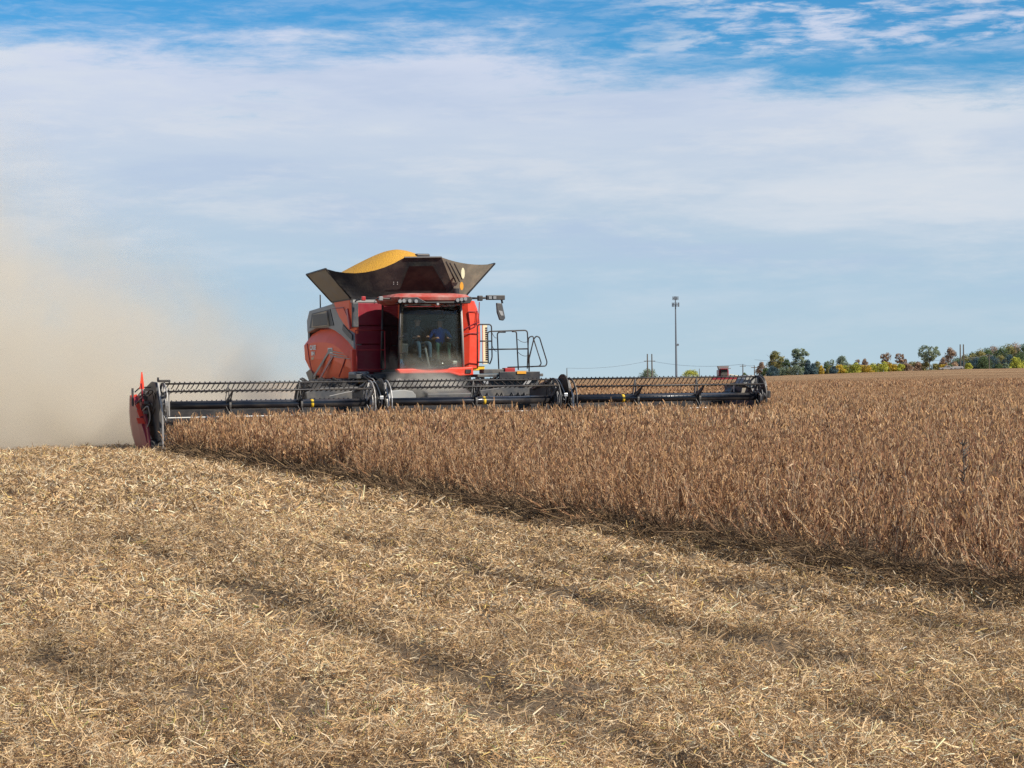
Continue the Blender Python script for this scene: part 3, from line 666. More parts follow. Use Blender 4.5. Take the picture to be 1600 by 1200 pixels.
# upper red flank panel, curving to the leading edge
up_a = [(8.05, 4.06), (7.2, 4.08), (6.3, 4.12), (6.0, 4.12)]
up_b = [(7.75, 3.80), (7.1, 3.75), (6.3, 3.75), (5.95, 3.75)]
up_c = [(7.55, 3.66), (7.0, 3.46), (6.3, 3.36), (5.95, 3.30)]
up_d = [(7.5, 3.62), (6.9, 3.38), (6.4, 3.2), (5.98, 3.06)]
MB().sheet([[(x, a, b) for x, (a, b) in zip((-1.6, -1.62, -1.62, -1.5), r_)] for r_ in (up_a, up_b, up_c, up_d)], (.06, 0, 0)).build('upper_side_panel', 'red_flank_brightened', CB, bevel=.01)
MB().prism([(-1.66, 6.55, 3.78), (-1.66, 6.35, 3.8), (-1.66, 6.12, 3.22), (-1.66, 6.2, 3.2)], (.05, 0, 0)).build('panel_scoop', 'red_dull', CB, bevel=.01)
MB().tube([(-1.645, 8.0, 3.86), (-1.645, 6.8, 3.84), (-1.645, 6.45, 3.6)], .012, 6).build('door_seam', 'maroon', CB)
MB().bb((-1.66, 5.9, 1.95), (-1.5, 6.12, 2.62)).build('leading_edge', 'red', CB, bevel=.04)
MB().bb((-1.7, 5.55, 1.72), (-1.25, 6.2, 1.98)).build('fender_box', 'greytrim', CB, bevel=.04)
MB().bb((-1.7, 5.56, 1.64), (-1.2, 6.6, 1.71)).build('step_edge', 'yellow', CB, bevel=.01)
MB().bb((-1.9, 6.3, 1.25), (-1.3, 9.6, 1.78)).build('lower_skirt', 'dark', CB, bevel=.03)
# recessed front wall beside the cab, doors, rails
for k, (z0, z1) in enumerate(((1.96, 2.74), (2.77, 3.28), (3.31, 3.95))):
    MB().bb((-1.50, 5.98, z0), (-.72, 6.06, z1)).build('front_panel', 'maroon', CB, bevel=.015)  # cab's shadow on this red wall painted in as maroon
MB().bb((-1.50, 6.06, 1.9), (1.9, 6.12, 3.96)).build('front_bulkhead', 'maroon', CB)
a, b = L(555, 516, 5.0), L(602, 577, 5.0); mz = L(555, 547, 5).z
rail('handrail', [(b.x, 5, a.z), (a.x, 5, a.z), (a.x + .05, 5, b.z), (b.x, 5, b.z), (b.x, 5, a.z - .03)], .014, .04, 'red_dull')
MB().tube([(a.x, 5, mz), (b.x, 5, mz)], .014, 6).build('handrail', 'red_dull', CB)
MB().bb((-1.85, 4.85, 1.78), (-.95, 5.6, 1.90)).build('service_step', 'dark', CB, bevel=.01)
# mirror and lamps on the right-hand side of the machine
rail('mirror_arm', [(-1.1, 3.9, 3.98), (-1.75, 4.3, 4.0), (-1.98, 4.4, 3.95), (-1.98, 4.4, 3.6)], .022, .06)
MB().bb((-2.08, 4.36, 3.2), (-1.90, 4.46, 3.9)).build('mirror', 'dark', CB, bevel=.03)
for x in (-1.85, -1.35): MB().bb((x - .06, 4.0, 3.93), (x + .06, 4.08, 4.05)).build('work_lamp', 'lamp' if x > -1.5 else 'red_dull', CB, bevel=.02)
# cab
c0, c1, d0, d1, z0, z1 = -.90, 1.0, 3.9, 5.55, 2.02, 3.82
MB().bb((c0, d0, z0 - .1), (c1, d1, z0)).build('cab_floor', 'interior', CB, bevel=.01)
MB().bb((c0 + .05, d1 - .06, z0), (c1 - .05, d1, z1)).build('cab_rear_wall', 'interior', CB)
for (x, y, zz, lab) in ((c0, d0, 0, 0), (c1, d0, 0, 1), (c0, d1, 0, 0), (c1, d1, 0, 0)):
    MB().tube([(x, y, z0 - .05), (x * .97, y - .04 * (y < 4.5), (z0 + z1) / 2), (x * .93, y - .05 * (y < 4.5), z1 + .05)], .035, 8).build('cab_pillar', 'silver' if lab else 'iron', CB, smooth=True)  # right front pillar given a lighter colour: sunlit side painted in
nw = 9
rows_ = []
for i in range(7):
    t = i / 6; z = z0 + (z1 - z0) * t; row = []
    for j in range(nw):
        s = j / (nw - 1) * 2 - 1; cx = (c0 + c1) / 2; hw = ((c1 - c0) / 2 - .03) * (1 - .05 * t)
        row.append((cx + s * hw, d0 - .16 * (1 - s * s) - .03 * t, z))
    rows_.append(row)
MB().sheet(rows_, (0, .006, 0)).build('windshield', 'glass', CB, smooth=True)
MB().sheet([[(c0, d0 + .04, z0), (c0, d1 - .05, z0)], [(c0 * .94, d0 + .04, z1), (c0 * .94, d1 - .05, z1)]], (.006, 0, 0)).build('side_window', 'sideglass', CB)
MB().sheet([[(c1, d0 + .04, z0), (c1, d1 - .05, z0)], [(c1 * .94, d0 + .04, z1), (c1 * .94, d1 - .05, z1)]], (-.006, 0, 0)).build('side_window', 'sideglass', CB)
# roof
rp = []
for (zz, gx, gy0, gy1) in ((3.84, -.12, 3.72, 5.6), (3.93, .06, 3.58, 5.65), (4.02, .12, 3.55, 5.7), (4.10, .02, 3.68, 5.65), (4.14, -.25, 3.95, 5.4)):
    cx = .06; hx = 1.1 + gx; ring = []
    for k in range(20):
        an = 2 * PI * k / 20; cxx, sy = math.cos(an), math.sin(an)
        f = lambda q: math.copysign(abs(q) ** .38, q)
        ring.append((cx + hx * f(cxx), (gy0 + gy1) / 2 + (gy1 - gy0) / 2 * f(sy), zz))
    rp.append(ring)
mb = MB(); n_ = 20
vs = [p for r_ in rp for p in r_]; fs = [(i * n_ + k, i * n_ + (k + 1) % n_, (i + 1) * n_ + (k + 1) % n_, (i + 1) * n_ + k) for i in range(4) for k in range(n_)] + [tuple(range(n_))[::-1], tuple(4 * n_ + k for k in range(n_))]
roof = mb.add(vs, fs).build('cab_roof', 'red_roof', CB, bevel=.01)
MB().prism([(-.95, 3.53, 3.85), (-.85, 3.53, 3.99), (-.45, 3.53, 4.01), (-.2, 3.53, 3.88), (.62, 3.53, 3.89), (.72, 3.53, 3.99), (1.12, 3.53, 4.03), (1.17, 3.53, 3.97), (1.1, 3.53, 3.84)], (0, .5, 0)).build('roof_visor', 'iron', roof, bevel=.01)
for px, py in ((625, 470.5), (631, 470), (640, 470), (650, 470.5), (715, 469), (721, 468), (727, 467)):
    p = L(px, py, 3.50)
    MB().disc(p, .05, .05, 'y', 14).build('work_lamp', 'lamp', roof, smooth=False)
MB().disc(L(684, 475, 3.5), .035, .05, 'y', 10).build('work_lamp', 'silver', roof)
MB().disc((.95, 4.3, 4.22), .09, .14, 'z', 14).build('gps_receiver', 'iron', roof)
MB().tube([(-.85, 3.70, 3.76), (-.3, 3.66, 3.80)], .012, 6).build('wiper', 'iron', CB)
MB().tube([(.62, 3.70, 3.80), (.98, 3.72, 3.80)], .014, 6).build('wiper', 'silver', CB)
for zz in (2.9, 2.45): MB().tube([(-.9, 3.8, zz), (-.72, 3.72, zz + .05)], .014, 6).build('door_hinge', 'iron', CB)
# bumper under the windshield
bp = [(-1.0, 3.78, 2.03), (1.02, 3.78, 2.06), (1.26, 3.8, 2.08), (1.27, 3.8, 1.84), (.85, 3.78, 1.82), (.55, 3.78, 1.90), (-.9, 3.78, 1.90)]
MB().prism(bp, (0, .24, 0)).build('front_bumper', 'red', CB, bevel=.03)
MB().bb((1.02, 3.76, 1.90), (1.18, 3.79, 2.0)).build('lamp_recess', 'iron', CB)
# inside the cab
def seat(x, y, z, s=1.0):
    r0 = empty('seat', None); r0.parent = CB; r0.location = (x, y, z)
    MB().box((0, 0, .05), (.46 * s, .46, .14)).build('cushion', 'seat', r0, bevel=.04)
    MB().box((0, .26, .42), (.44 * s, .12, .62), Matrix.Rotation(-.12, 3, 'X')).build('backrest', 'seat', r0, bevel=.04)
    MB().box((0, .30, .80), (.26 * s, .09, .16)).build('headrest', 'seat', r0, bevel=.03)
    MB().box((0, 0, -.2), (.3, .3, .36)).build('pedestal', 'iron', r0)
seat(-.05, 4.85, 2.52); seat(.60, 4.95, 2.50, .85)
MB().tube([(0.10, 4.2, 2.02), (0.03, 4.36, 2.62)], .035, 8).build('steering_column', 'silver', CB)
sw = MB(); n_ = 22; ring = [Vector((0.02 + .19 * math.cos(2 * PI * k / n_), 4.40 + .07 * math.sin(2 * PI * k / n_), 2.66 + .17 * math.sin(2 * PI * k / n_) * .6)) for k in range(n_ + 1)]
sw.tube(ring, .015, 6, cap=False); sw.tube([ring[0], ring[n_ // 2]], .014, 6); sw.tube([ring[5], (0.03, 4.36, 2.62)], .014, 6)
sw.build('steering_wheel', 'iron', CB, smooth=True)
MB().box((-.52, 4.6, 2.95), (.26, .05, .2), Matrix.Rotation(.3, 3, 'Z')).build('display_screen', 'dark', CB, bevel=.01)
MB().box((-.5, 4.8, 2.6), (.2, .5, .3)).build('armrest_console', 'dark', CB, bevel=.03)
MB().box((-.62, 5.3, 3.2), (.35, .1, .7)).build('cab_side_trim', 'grille', CB, bevel=.03)
MB().bb((.72, 4.0, 2.05), (.95, 4.2, 2.25)).build('litter_box', 'white', CB, bevel=.03)
# left-hand flank of the machine: tall red fairing right of the cab
fr = []
for z, xr in ((2.04, 1.96), (2.3, 2.0), (2.9, 2.03), (3.4, 2.02), (3.75, 1.95), (3.98, 1.86)):
    xl = 1.22 if z < 3.9 else 1.3
    fr.append([(xl, 5.3, z), ((xl + xr) / 2, 5.12, z), (xr - .1, 5.16, z), (xr, 5.34, z), (xr + .03, 6.3, z)])
MB().sheet(fr, (0, .05, 0)).build('front_fairing', 'red', CB, bevel=.02)
pl = [(732, 487), (746, 486), (744, 509), (735, 514)]
q = [L(a, b, 5.10) for a, b in pl]
for k in range(4): MB().tube([q[k], q[(k + 1) % 4]], .012, 6).build('hatch_seam', 'maroon', CB)
for a, b in (((722, 522), (749, 520)), ((722, 516), (740, 506)), ((749, 472), (748, 505)), ((740, 506), (748, 503))):
    MB().tube([L(*a, 5.10), L(*b, 5.10)], .014, 6).build('panel_seam', 'maroon', CB)
MB().bb((1.4, 6.3, 1.9), (2.05, 11.2, 3.9)).build('side_body', 'red', CB, bevel=.05)
# pale slotted guard beside the ladder
a, b = L(754, 506, 5.9), L(763, 569, 5.9)
gp = MB().bb((a.x, 5.88, b.z), (b.x - .03, 5.94, a.z)).build('slotted_guard', 'cream', CB)
s_ = MB()
for k in range(16):
    z = b.z + .12 + k * (a.z - b.z - .2) / 16; s_.bb((a.x + .08, 5.865, z), (a.x + .14, 5.885, z + .035))
tag(s_.build('guard_slot', 'black', gp), kind='stuff')
MB().bb((1.75, 5.2, 1.97), (2.1, 5.8, 2.1)).build('step_edge', 'yellow', CB, bevel=.01)
# platform and rails on the left of the cab
MB().bb((1.28, 3.5, 1.78), (3.25, 5.3, 1.86)).build('access_platform', 'dark', CB, bevel=.01)
MB().bb((1.9, 3.42, 1.70), (3.12, 3.49, 1.92)).build('platform_edge', 'iron', CB, bevel=.01)
MB().bb((1.5, 3.6, 1.87), (2.4, 4.0, 2.0)).build('tool_tray', 'dark', CB, bevel=.02)
MB().bb((2.12, 3.55, 1.9), (2.42, 3.8, 2.03)).build('reflector', 'red_dull', CB, bevel=.01)
a, b = L(808, 580, 3.40), L(822, 584, 3.40); MB().bb((a.x, 3.39, b.z), (b.x, 3.415, a.z)).build('reflector', 'amber', CB)
MB().bb((1.9, 3.9, 1.925), (2.95, 4.6, 1.95)).build('tread_plate', 'silver', CB)
Z = lambda px, py, d=4.0: L(px, py, d)
rail('handrail', [Z(746, 576), Z(746, 507), Z(768, 507), Z(769, 560), Z(765, 569)])
rail('handrail', [Z(750, 533), Z(768, 533)])
rail('handrail', [Z(746, 566), Z(764, 566)])
rail('handrail', [Z(763, 568, 4.2), Z(762, 518, 4.2), Z(824, 516, 4.2), Z(827, 582, 4.2)])
rail('handrail', [Z(780, 588), Z(777, 519), Z(790, 519)])
rail('handrail', [Z(800, 518), Z(807, 518), Z(810, 578)])
rail('handrail', [Z(764, 546), Z(825, 545)])
rail('handrail', [Z(824, 576), Z(825, 545), Z(826, 527), Z(833, 525), Z(834, 531), Z(827, 558), Z(827, 576)], .018, .07)
rail('handrail', [Z(827, 560, 4.3), Z(834, 530, 4.3), Z(838, 525, 4.3), Z(843, 527, 4.3), Z(855, 566, 4.3), Z(853, 572, 4.3), Z(793, 574, 4.3)], .019, .09)
rail('handrail', [Z(834, 530, 4.1), Z(846, 568, 4.1), Z(843, 572, 4.1), Z(830, 573, 4.1)], .018, .08)
for (x0, y0, x1, y1) in ((769, 520, 776, 528), (769, 540, 776, 549), (809, 530, 824, 534), (809, 550, 824, 556)):
    p, q = Z(x0, y0), Z(x1, y1); m = (p + q) / 2 - Vector((0, 0, .09))
    MB().tube([p * (1 - t) ** 2 + m * 2 * t * (1 - t) + q * t * t for t in [k / 6 for k in range(7)]], .008, 5).build('safety_chain', 'iron', CB)
# mirror on the boom right of the roof
rail('mirror_arm', [L(733, 466, 3.9), L(748, 466, 3.9), L(783, 464, 3.9), L(785, 474, 3.9)], .03, .05)
MB().box(L(750, 466, 3.9), (.14, .12, .15)).build('arm_joint', 'iron', CB, bevel=.02)
MB().bb(L(761, 468.5, 3.84), L(787, 461.5, 3.96)).build('lamp_bar', 'iron', CB, bevel=.015)
for px in (766, 773): MB().box(L(px, 465, 3.83), (.09, .03, .08)).build('work_lamp', 'lamp', CB)
mr = [L(a, b, 3.88) for a, b in ((776, 473), (785, 474), (788, 488), (790, 497), (787, 501), (781, 500), (777, 488))]
MB().prism(mr, (0, .08, 0)).build('mirror', 'dark', CB, bevel=.02)
MB().prism([L(a, b, 3.87) for a, b in ((779, 485), (785, 486), (787, 493), (783, 493))], (0, .012, 0)).build('mirror_glass', 'silver', CB)
# wheels: duals each side, each a part with rim
def tyre(x, y, r_, w, par=CB):
    r0 = empty('wheel'); r0.parent = par; r0.location = (x, y, r_)
    prof = [(-w / 2, r_ * .62), (-w / 2, r_ * .88), (-w * .4, r_ * .96), (0, r_ * .98), (w * .4, r_ * .96), (w / 2, r_ * .88), (w / 2, r_ * .62)]
    n = 36; vs = [(px, rad * math.cos(2 * PI * k / n), rad * math.sin(2 * PI * k / n)) for px, rad in prof for k in range(n)]
    fs = [(i * n + k, i * n + (k + 1) % n, ((i + 1) % 7) * n + (k + 1) % n, ((i + 1) % 7) * n + k) for i in range(7) for k in range(n)]
    MB().add(vs, fs).build('tyre', 'rubber', r0, smooth=True)
    lg = MB()
    for k in range(28):
        for sd in (-1, 1):
            an = 2 * PI * (k + .5 * (sd > 0)) / 28
            lg.box((sd * w * .23, r_ * .965 * math.cos(an), r_ * .965 * math.sin(an)), (w * .46, .035, .045), Matrix.Rotation(an, 3, 'X') @ Matrix.Rotation(sd * .6, 3, 'Z'))
    tag(lg.build('tyre_lug', 'rubber', r0), kind='stuff')
    MB().disc((0, 0, 0), r_ * .62, w * .5, 'x', 28).build('rim', 'dark', r0)
for x in (-2.95, -2.05, 2.3, 3.2): tyre(x, 5.5, .88, .72)
for x in (-1.3, 1.7): tyre(x, 10.6, .72, .55)
MB().tube([(-3.2, 5.5, .88), (3.5, 5.5, .88)], .14, 10).build('axle', 'dark', CB)
MB().tube([(-1.3, 10.6, .72), (1.7, 10.6, .72)], .1, 10).build('axle', 'dark', CB)
MB().prism([(-.6, 2.3, .6), (-.6, 2.3, 1.35), (-.6, 5.4, 2.0), (-.6, 5.4, 1.2)], (1.3, 0, 0)).build('feeder_house', 'dark', CB, bevel=.03)
# hoses and brackets hanging under the cab
for k in range(7):
    x = 1.0 + k * .22; z = 1.75
    MB().tube([(x, 3.5, z), (x + .1, 3.0, z - .25), (x - .05 + .2 * random.random(), 2.4, z - .5)], .022, 6).build('hydraulic_hose', 'iron', CB, smooth=True)
for k in range(3):
    x = -1.75 + k * .14
    MB().tube([(x, 5.2, 1.95), (x + .15, 4.5, 1.75), (x + .25, 3.9, 1.35), (x + .2, 3.2, 1.3)], .018, 6).build('hydraulic_hose', 'silver' if k == 1 else 'iron', CB, smooth=True)
for x, zz in ((1.35, 1.72), (1.5, 1.72), (-.95, 1.7)): MB().box((x, 3.7, zz), (.09, .08, .12)).build('bracket', 'silver', CB, bevel=.01)
MB().bb((1.3, 3.7, 1.3), (3.2, 5.0, 1.72)).build('battery_box', 'dark', CB, bevel=.04)
MB().bb((-.35, 4.2, 1.1), (1.1, 5.1, 1.5)).build('gearbox', 'dark', CB, bevel=.04)

# grain tank extension
tb = 4.06
FL, FR = Vector((-1.62, 5.95, tb)), Vector((1.72, 5.95, tb)); RL, RR_ = Vector((-1.62, 8.15, tb)), Vector((1.72, 8.15, tb))
tfl = L(508, 420, 0); 
XL = -2.45; XR = 2.72
sl_f, sl_r = LS(509, 420, XL), LS(479, 429, XL)
ft_l, ft_r = L(632, 402.5, 5.15), L(690, 402, 5.15)
rt_tip = L(773, 412, 5.85)
def slab(pts4, th, name, mat, n=6, sag=0.0, sagdir=(0, 0, -1), parent=CB):
    A, B_, C_, D_ = [Vector(p) for p in pts4]      # A,B bottom ; D,C top
    rows_ = []
    for i in range(n + 1):
        t = i / n; row = []
        for j in range(n + 1):
            s = j / n; p = (A * (1 - s) + B_ * s) * (1 - t) + (D_ * (1 - s) + C_ * s) * t
            p = p + Vector(sagdir) * sag * (4 * s * (1 - s)) * t; row.append(p)
        rows_.append(row)
    return MB().sheet(rows_, th).build(name, mat, parent, smooth=False)
slab((FL + Vector((1.0, 0, 0)), FR - Vector((.15, 0, 0)), ft_r, ft_l), (0, .02, -.01), 'tank_extension_front', 'fabric')
MB().prism([FL + Vector((1.35, -.03, .12)), FR + Vector((-.45, -.03, .12)), ft_r + Vector((-.28, -.03, -.25)), ft_l + Vector((.12, -.03, -.25))], (0, -.012, 0)).build('extension_panel', paint('brown_black_panel', (0.018, 0.009, 0.009), .9, dust=.05), CB)
MB().tube([ft_l, ft_r], .028, 8).build('extension_rim', 'iron', CB)
slab((RL, FL + Vector((0, .1, 0)), sl_f, sl_r), (.02, 0, -.01), 'tank_extension_side', 'panel')
for a, b in ((RL, sl_r), (FL + Vector((0, .1, 0)), sl_f), (sl_f, sl_r), (RL, FL)): MB().tube([a, b], .028, 6).build('extension_rim', 'iron', CB)
slab((FL, FL + Vector((1.0, 0, 0)), ft_l, sl_f), (0, .02, 0), 'corner_fabric', 'fabric', 8, .26)
slab((FR - Vector((.15, 0, 0)), FR, rt_tip, ft_r), (0, .02, 0), 'corner_fabric', 'panel', 8, .10)
# folds in the right corner fabric
for k, (x0, y0, x1, y1) in enumerate(((697, 409, 712, 440), (703, 411, 718, 440), (710, 412, 722, 436))):
    MB().tube([L(x0, y0, 5.12), L((x0 + x1) / 2 + 1, (y0 + y1) / 2 + 2, 5.3), L(x1, y1, 5.55)], .022, 6).build('fabric_fold', 'fabric', CB)
rr_tip = Vector((2.65, 9.4, 5.0))
slab((FR, RR_, rr_tip, rt_tip), (-.02, 0, 0), 'tank_extension_side', 'panel')
MB().tube([FR, rt_tip], .03, 6).build('extension_rim', 'iron', CB); MB().tube([rt_tip, rr_tip], .03, 6).build('extension_rim', 'iron', CB)
bk_l, bk_r = Vector((-.3, 9.3, 5.1)), Vector((.8, 9.3, 5.1))
slab((RL + Vector((.6, 0, 0)), RR_ - Vector((.6, 0, 0)), bk_r, bk_l), (0, -.02, 0), 'tank_extension_rear', 'fabric')
slab((RL, RL + Vector((.6, 0, 0)), bk_l, sl_r), (0, -.02, 0), 'corner_fabric', 'fabric', 6, .1)
slab((RR_ - Vector((.6, 0, 0)), RR_, rr_tip, bk_r), (0, -.02, 0), 'corner_fabric', 'fabric', 6, .1)
MB().bb((-1.6, 5.97, 3.96), (1.75, 8.2, 4.07)).build('tank_collar', 'greytrim', CB, bevel=.01)
for px, py, w_, h_, m_ in ((723, 427, .055, .16, 'cream'), (721, 447, .055, .12, 'amber')):
    p = L(px, py, 5.3); MB().prism([p + Vector((w_ * math.cos(2 * PI * k / 12), 0, h_ * math.sin(2 * PI * k / 12))) for k in range(12)], (0, -.03, 0)).build('tank_window', m_, CB)
for k in range(4): MB().disc(L(615 + (k % 2) * 6, 441 + (k // 2) * 3, 5.45), .012, .03, 'y', 8).build('bolt', 'silver', CB)
# grain heap in the tank
mb = MB(); nr, na_ = 16, 40; vs = [(0, 0, 0)]
for i in range(1, nr + 1):
    for k in range(na_):
        rad = 1.9 * i / nr; an = 2 * PI * k / na_
        hgt = -.56 * (math.sqrt(rad * rad + .36) - .6) + .03 * math.sin(3 * an + 1) * min(rad, 1)
        vs.append((rad * math.cos(an) * 1.0, rad * math.sin(an) * .85, hgt))
fs = [(0, 1 + k, 1 + (k + 1) % na_) for k in range(na_)] + [(1 + (i - 1) * na_ + k, 1 + i * na_ + k, 1 + i * na_ + (k + 1) % na_, 1 + (i - 1) * na_ + (k + 1) % na_) for i in range(1, nr) for k in range(na_)]
pk = MROOT @ L(620, 390, 7.4)
gh = mb.add(vs, fs).build('grain_heap', 'grain', None, smooth=True); gh.matrix_world = Matrix.Translation(pk) @ Matrix.Rotation(A0, 4, 'Z')
tag(gh, 'golden heap of harvested soybeans piled above the grain tank', 'grain')
MB().bb((.62, 6.9, 5.20), (1.05, 7.3, 5.44)).build('filling_auger_head', 'iron', CB, bevel=.04)

# ------------------------------------------------------------------ the two people in the cab
def person(name, label, x, y, z, shirt, pants, cap, lean=0.0, yaw=0.0, armsout=.0):
    V_ = {}; E_ = []; R_ = {}
    def v(k, p, r_): V_[k] = Vector(p); R_[k] = r_
    v('pel', (0, 0, .10), .13); v('wst', (0, .04, .28), .125); v('chs', (0, .05, .45), .145); v('nck', (0, .03, .60), .06); v('hd0', (0, .01, .68), .075); v('hd1', (0, .0, .78), .09); v('hd2', (0, .01, .86), .07)
    E_ += [('pel', 'wst'), ('wst', 'chs'), ('chs', 'nck'), ('nck', 'hd0'), ('hd0', 'hd1'), ('hd1', 'hd2')]
    for s, t in ((-1, 'l'), (1, 'r')):
        v('sh' + t, (s * .19, .05, .54), .065); v('el' + t, (s * (.26 + armsout), -.06, .30), .045); v('wr' + t, (s * (.17 + armsout * .6), -.30, .30), .03); v('pm' + t, (s * .14, -.37, .32), .028)
        v('hp' + t, (s * .10, -.02, .08), .10); v('kn' + t, (s * .17, -.46, .14), .07); v('an' + t, (s * .16, -.52, -.30), .045); v('to' + t, (s * .17, -.68, -.36), .04)
        E_ += [('chs', 'sh' + t), ('sh' + t, 'el' + t), ('el' + t, 'wr' + t), ('wr' + t, 'pm' + t), ('pel', 'hp' + t), ('hp' + t, 'kn' + t), ('kn' + t, 'an' + t), ('an' + t, 'to' + t)]
        for k in range(5):
            o = (k - 2) * .018; ln = (.05, .07, .075, .07, .055)[k]
            v('fa%d' % k + t, (s * .14 + o * s, -.37 - ln * .55, .325 + (.01 if k else -.01)), .009); v('fb%d' % k + t, (s * .14 + o * s, -.37 - ln, .30), .008)
            E_ += [('pm' + t, 'fa%d' % k + t), ('fa%d' % k + t, 'fb%d' % k + t)]
    ks = list(V_); me = bpy.data.meshes.new(name); me.from_pydata([V_[k] for k in ks], [(ks.index(a), ks.index(b)) for a, b in E_], [])
    o = bpy.data.objects.new(name, me); COL.objects.link(o)
    md = o.modifiers.new('skin', 'SKIN')
    sv = me.skin_vertices[0].data
    for i, k in enumerate(ks): sv[i].radius = (R_[k], R_[k]); sv[i].use_root = (k == 'pel')
    sb = o.modifiers.new('sub', 'SUBSURF'); sb.levels = 1; sb.render_levels = 1
    dg = bpy.context.evaluated_depsgraph_get(); dg.update()
    m2 = bpy.data.meshes.new_from_object(o.evaluated_get(dg)); bpy.data.objects.remove(o)
    m2.name = name; m2.materials.clear()
    for mm in (M['skin'], M[shirt], M[pants], M['iron']): m2.materials.append(mm)
    for p in m2.polygons:
        c = p.center; p.use_smooth = True
        if c.z > .61: p.material_index = 0
        elif c.z < -.27: p.material_index = 3
        elif c.y < -.2 and c.z > .24: p.material_index = 0
        elif c.z > .20 and c.y > -.2: p.material_index = 1
        else: p.material_index = 2
    ob = bpy.data.objects.new(name, m2); COL.objects.link(ob)
    ob.matrix_world = MROOT @ Matrix.Translation((x, y, z)) @ Matrix.Rotation(yaw, 4, 'Z')
    tag(ob, label, 'person')
    # face and cap
    for s in (-1, 1): MB().disc((s * .032, -.085, .785), .009, .012, 'y', 8).build('eye', 'iron', ob)
    MB().prism([(-.014, -.08, .74), (.014, -.08, .74), (0, -.08, .79)], (0, -.028, 0)).build('nose', 'skin', ob)
    MB().box((0, -.083, .715), (.045, .01, .008)).build('mouth', 'maroon', ob)
    for s in (-1, 1): MB().disc((s * .088, .01, .765), .024, .014, 'x', 8).build('ear', 'skin', ob)
    cp = MB(); n = 16; rings = [(.098, .81), (.097, .86), (.08, .90), (.04, .925)]
    vs = [(a * math.cos(2 * PI * k / n), .01 + a * 1.08 * math.sin(2 * PI * k / n), b) for a, b in rings for k in range(n)]
    fs = [(i * n + k, i * n + (k + 1) % n, (i + 1) * n + (k + 1) % n, (i + 1) * n + k) for i in range(3) for k in range(n)] + [tuple(3 * n + k for k in range(n))]
    cp.add(vs, fs); cp.box((0, -.13, .815), (.13, .1, .012)); cp.build('cap', cap, ob, smooth=True)
    return ob
person('person', 'driver in dark shirt and blue jeans seated behind the steering wheel', -.05, 4.80, 2.62, 'darkshirt', 'jeans', 'seat', yaw=.1)
person('person', 'passenger in bright blue shirt and dark cap sitting in the cab beside the driver', .60, 4.72, 2.58, 'blueshirt', 'greenpants', 'iron', yaw=-.15, armsout=.06)

# ------------------------------------------------------------------ the header
HD = empty('harvester_header', MROOT)
tag(HD, 'very wide black harvesting header with three reel sections cutting into the soybeans', 'header')
RZ, RC, RR0 = 1.16, 0.0, 0.545
def bat_angles(off): return [math.radians(a + off) for a in (100, 40, 172, 244, 310)]
sections = [(-8.22, -2.88, 0.0, (-6.55, -4.72), -4.43), (-2.50, 2.18, 3.0, (-.05,), .20), (2.58, 8.22, -2.0, (4.55, 6.38), 4.15)]
tine_proto = None
for (xa, xb, off, mids, band) in sections:
    rs = MB().tube([(xa, RC, RZ), (xb, RC, RZ)], .105, 16).build('reel_tube', 'black', HD, smooth=True)
    MB().tube([(band - .035, RC, RZ), (band + .035, RC, RZ)], .108, 16).build('yellow_band', 'yellow', rs, smooth=True)
    for a in bat_angles(off):
        y, z = RC - RR0 * math.cos(a), RZ + RR0 * math.sin(a)
        bt = MB().tube([(xa, y, z), (xb, y, z)], .025, 6).build('reel_bat', 'iron', HD, smooth=True)
        t = MB(); n = int((xb - xa) / .125)
        for k in range(n):
            x = xa + (k + .5) * (xb - xa) / n + random.uniform(-.008, .008)
            flat = abs(a - math.radians(40 + off)) < .1
            dz = (-.05 if flat else -.15) * random.uniform(.85, 1.1); sl_ = .07 + random.uniform(-.012, .012)
            t.tube([(x + .015, y - .01, z + .045), (x, y, z), (x - sl_ * .5, y + .03, z + dz * .5), (x - sl_ * 1.1, y + .06, z + dz)], .018, 4, .011)
        tag(t.build('reel_tine', 'iron', bt), kind='stuff')
    for x, end in [(xa + .03, 1), (xb - .03, 1)] + [(m_, 0) for m_ in mids]:
        s_ = MB()
        for a in bat_angles(off):
            p0 = Vector((x, RC, RZ)); p1 = Vector((x, RC - RR0 * math.cos(a), RZ + RR0 * math.sin(a))); d = (p1 - p0).normalized(); w = Vector((0, -d.z, d.y))
            s_.prism([p0 + w * .05, p0 - w * .05, p1 - w * .02, p1 + w * .02], (.014, 0, 0))
            s_.prism([p0 + w * .05 + Vector((-.12, 0, 0)), p0 - w * .05 + Vector((-.12, 0, 0)), p1 - w * .02, p1 + w * .02], (.014, 0, 0))
        s_.disc((x, RC, RZ), .17, .05, 'x', 20)
        if end: s_.disc((x, RC, RZ), RR0 + .03, .02, 'x', 32, RR0 - .03); s_.disc((x, RC, RZ), RR0 * .62, .018, 'x', 28, RR0 * .5)
        s_.build('reel_spider', 'dark' if not end else 'silver' if x < 0 and end else 'dark', HD)
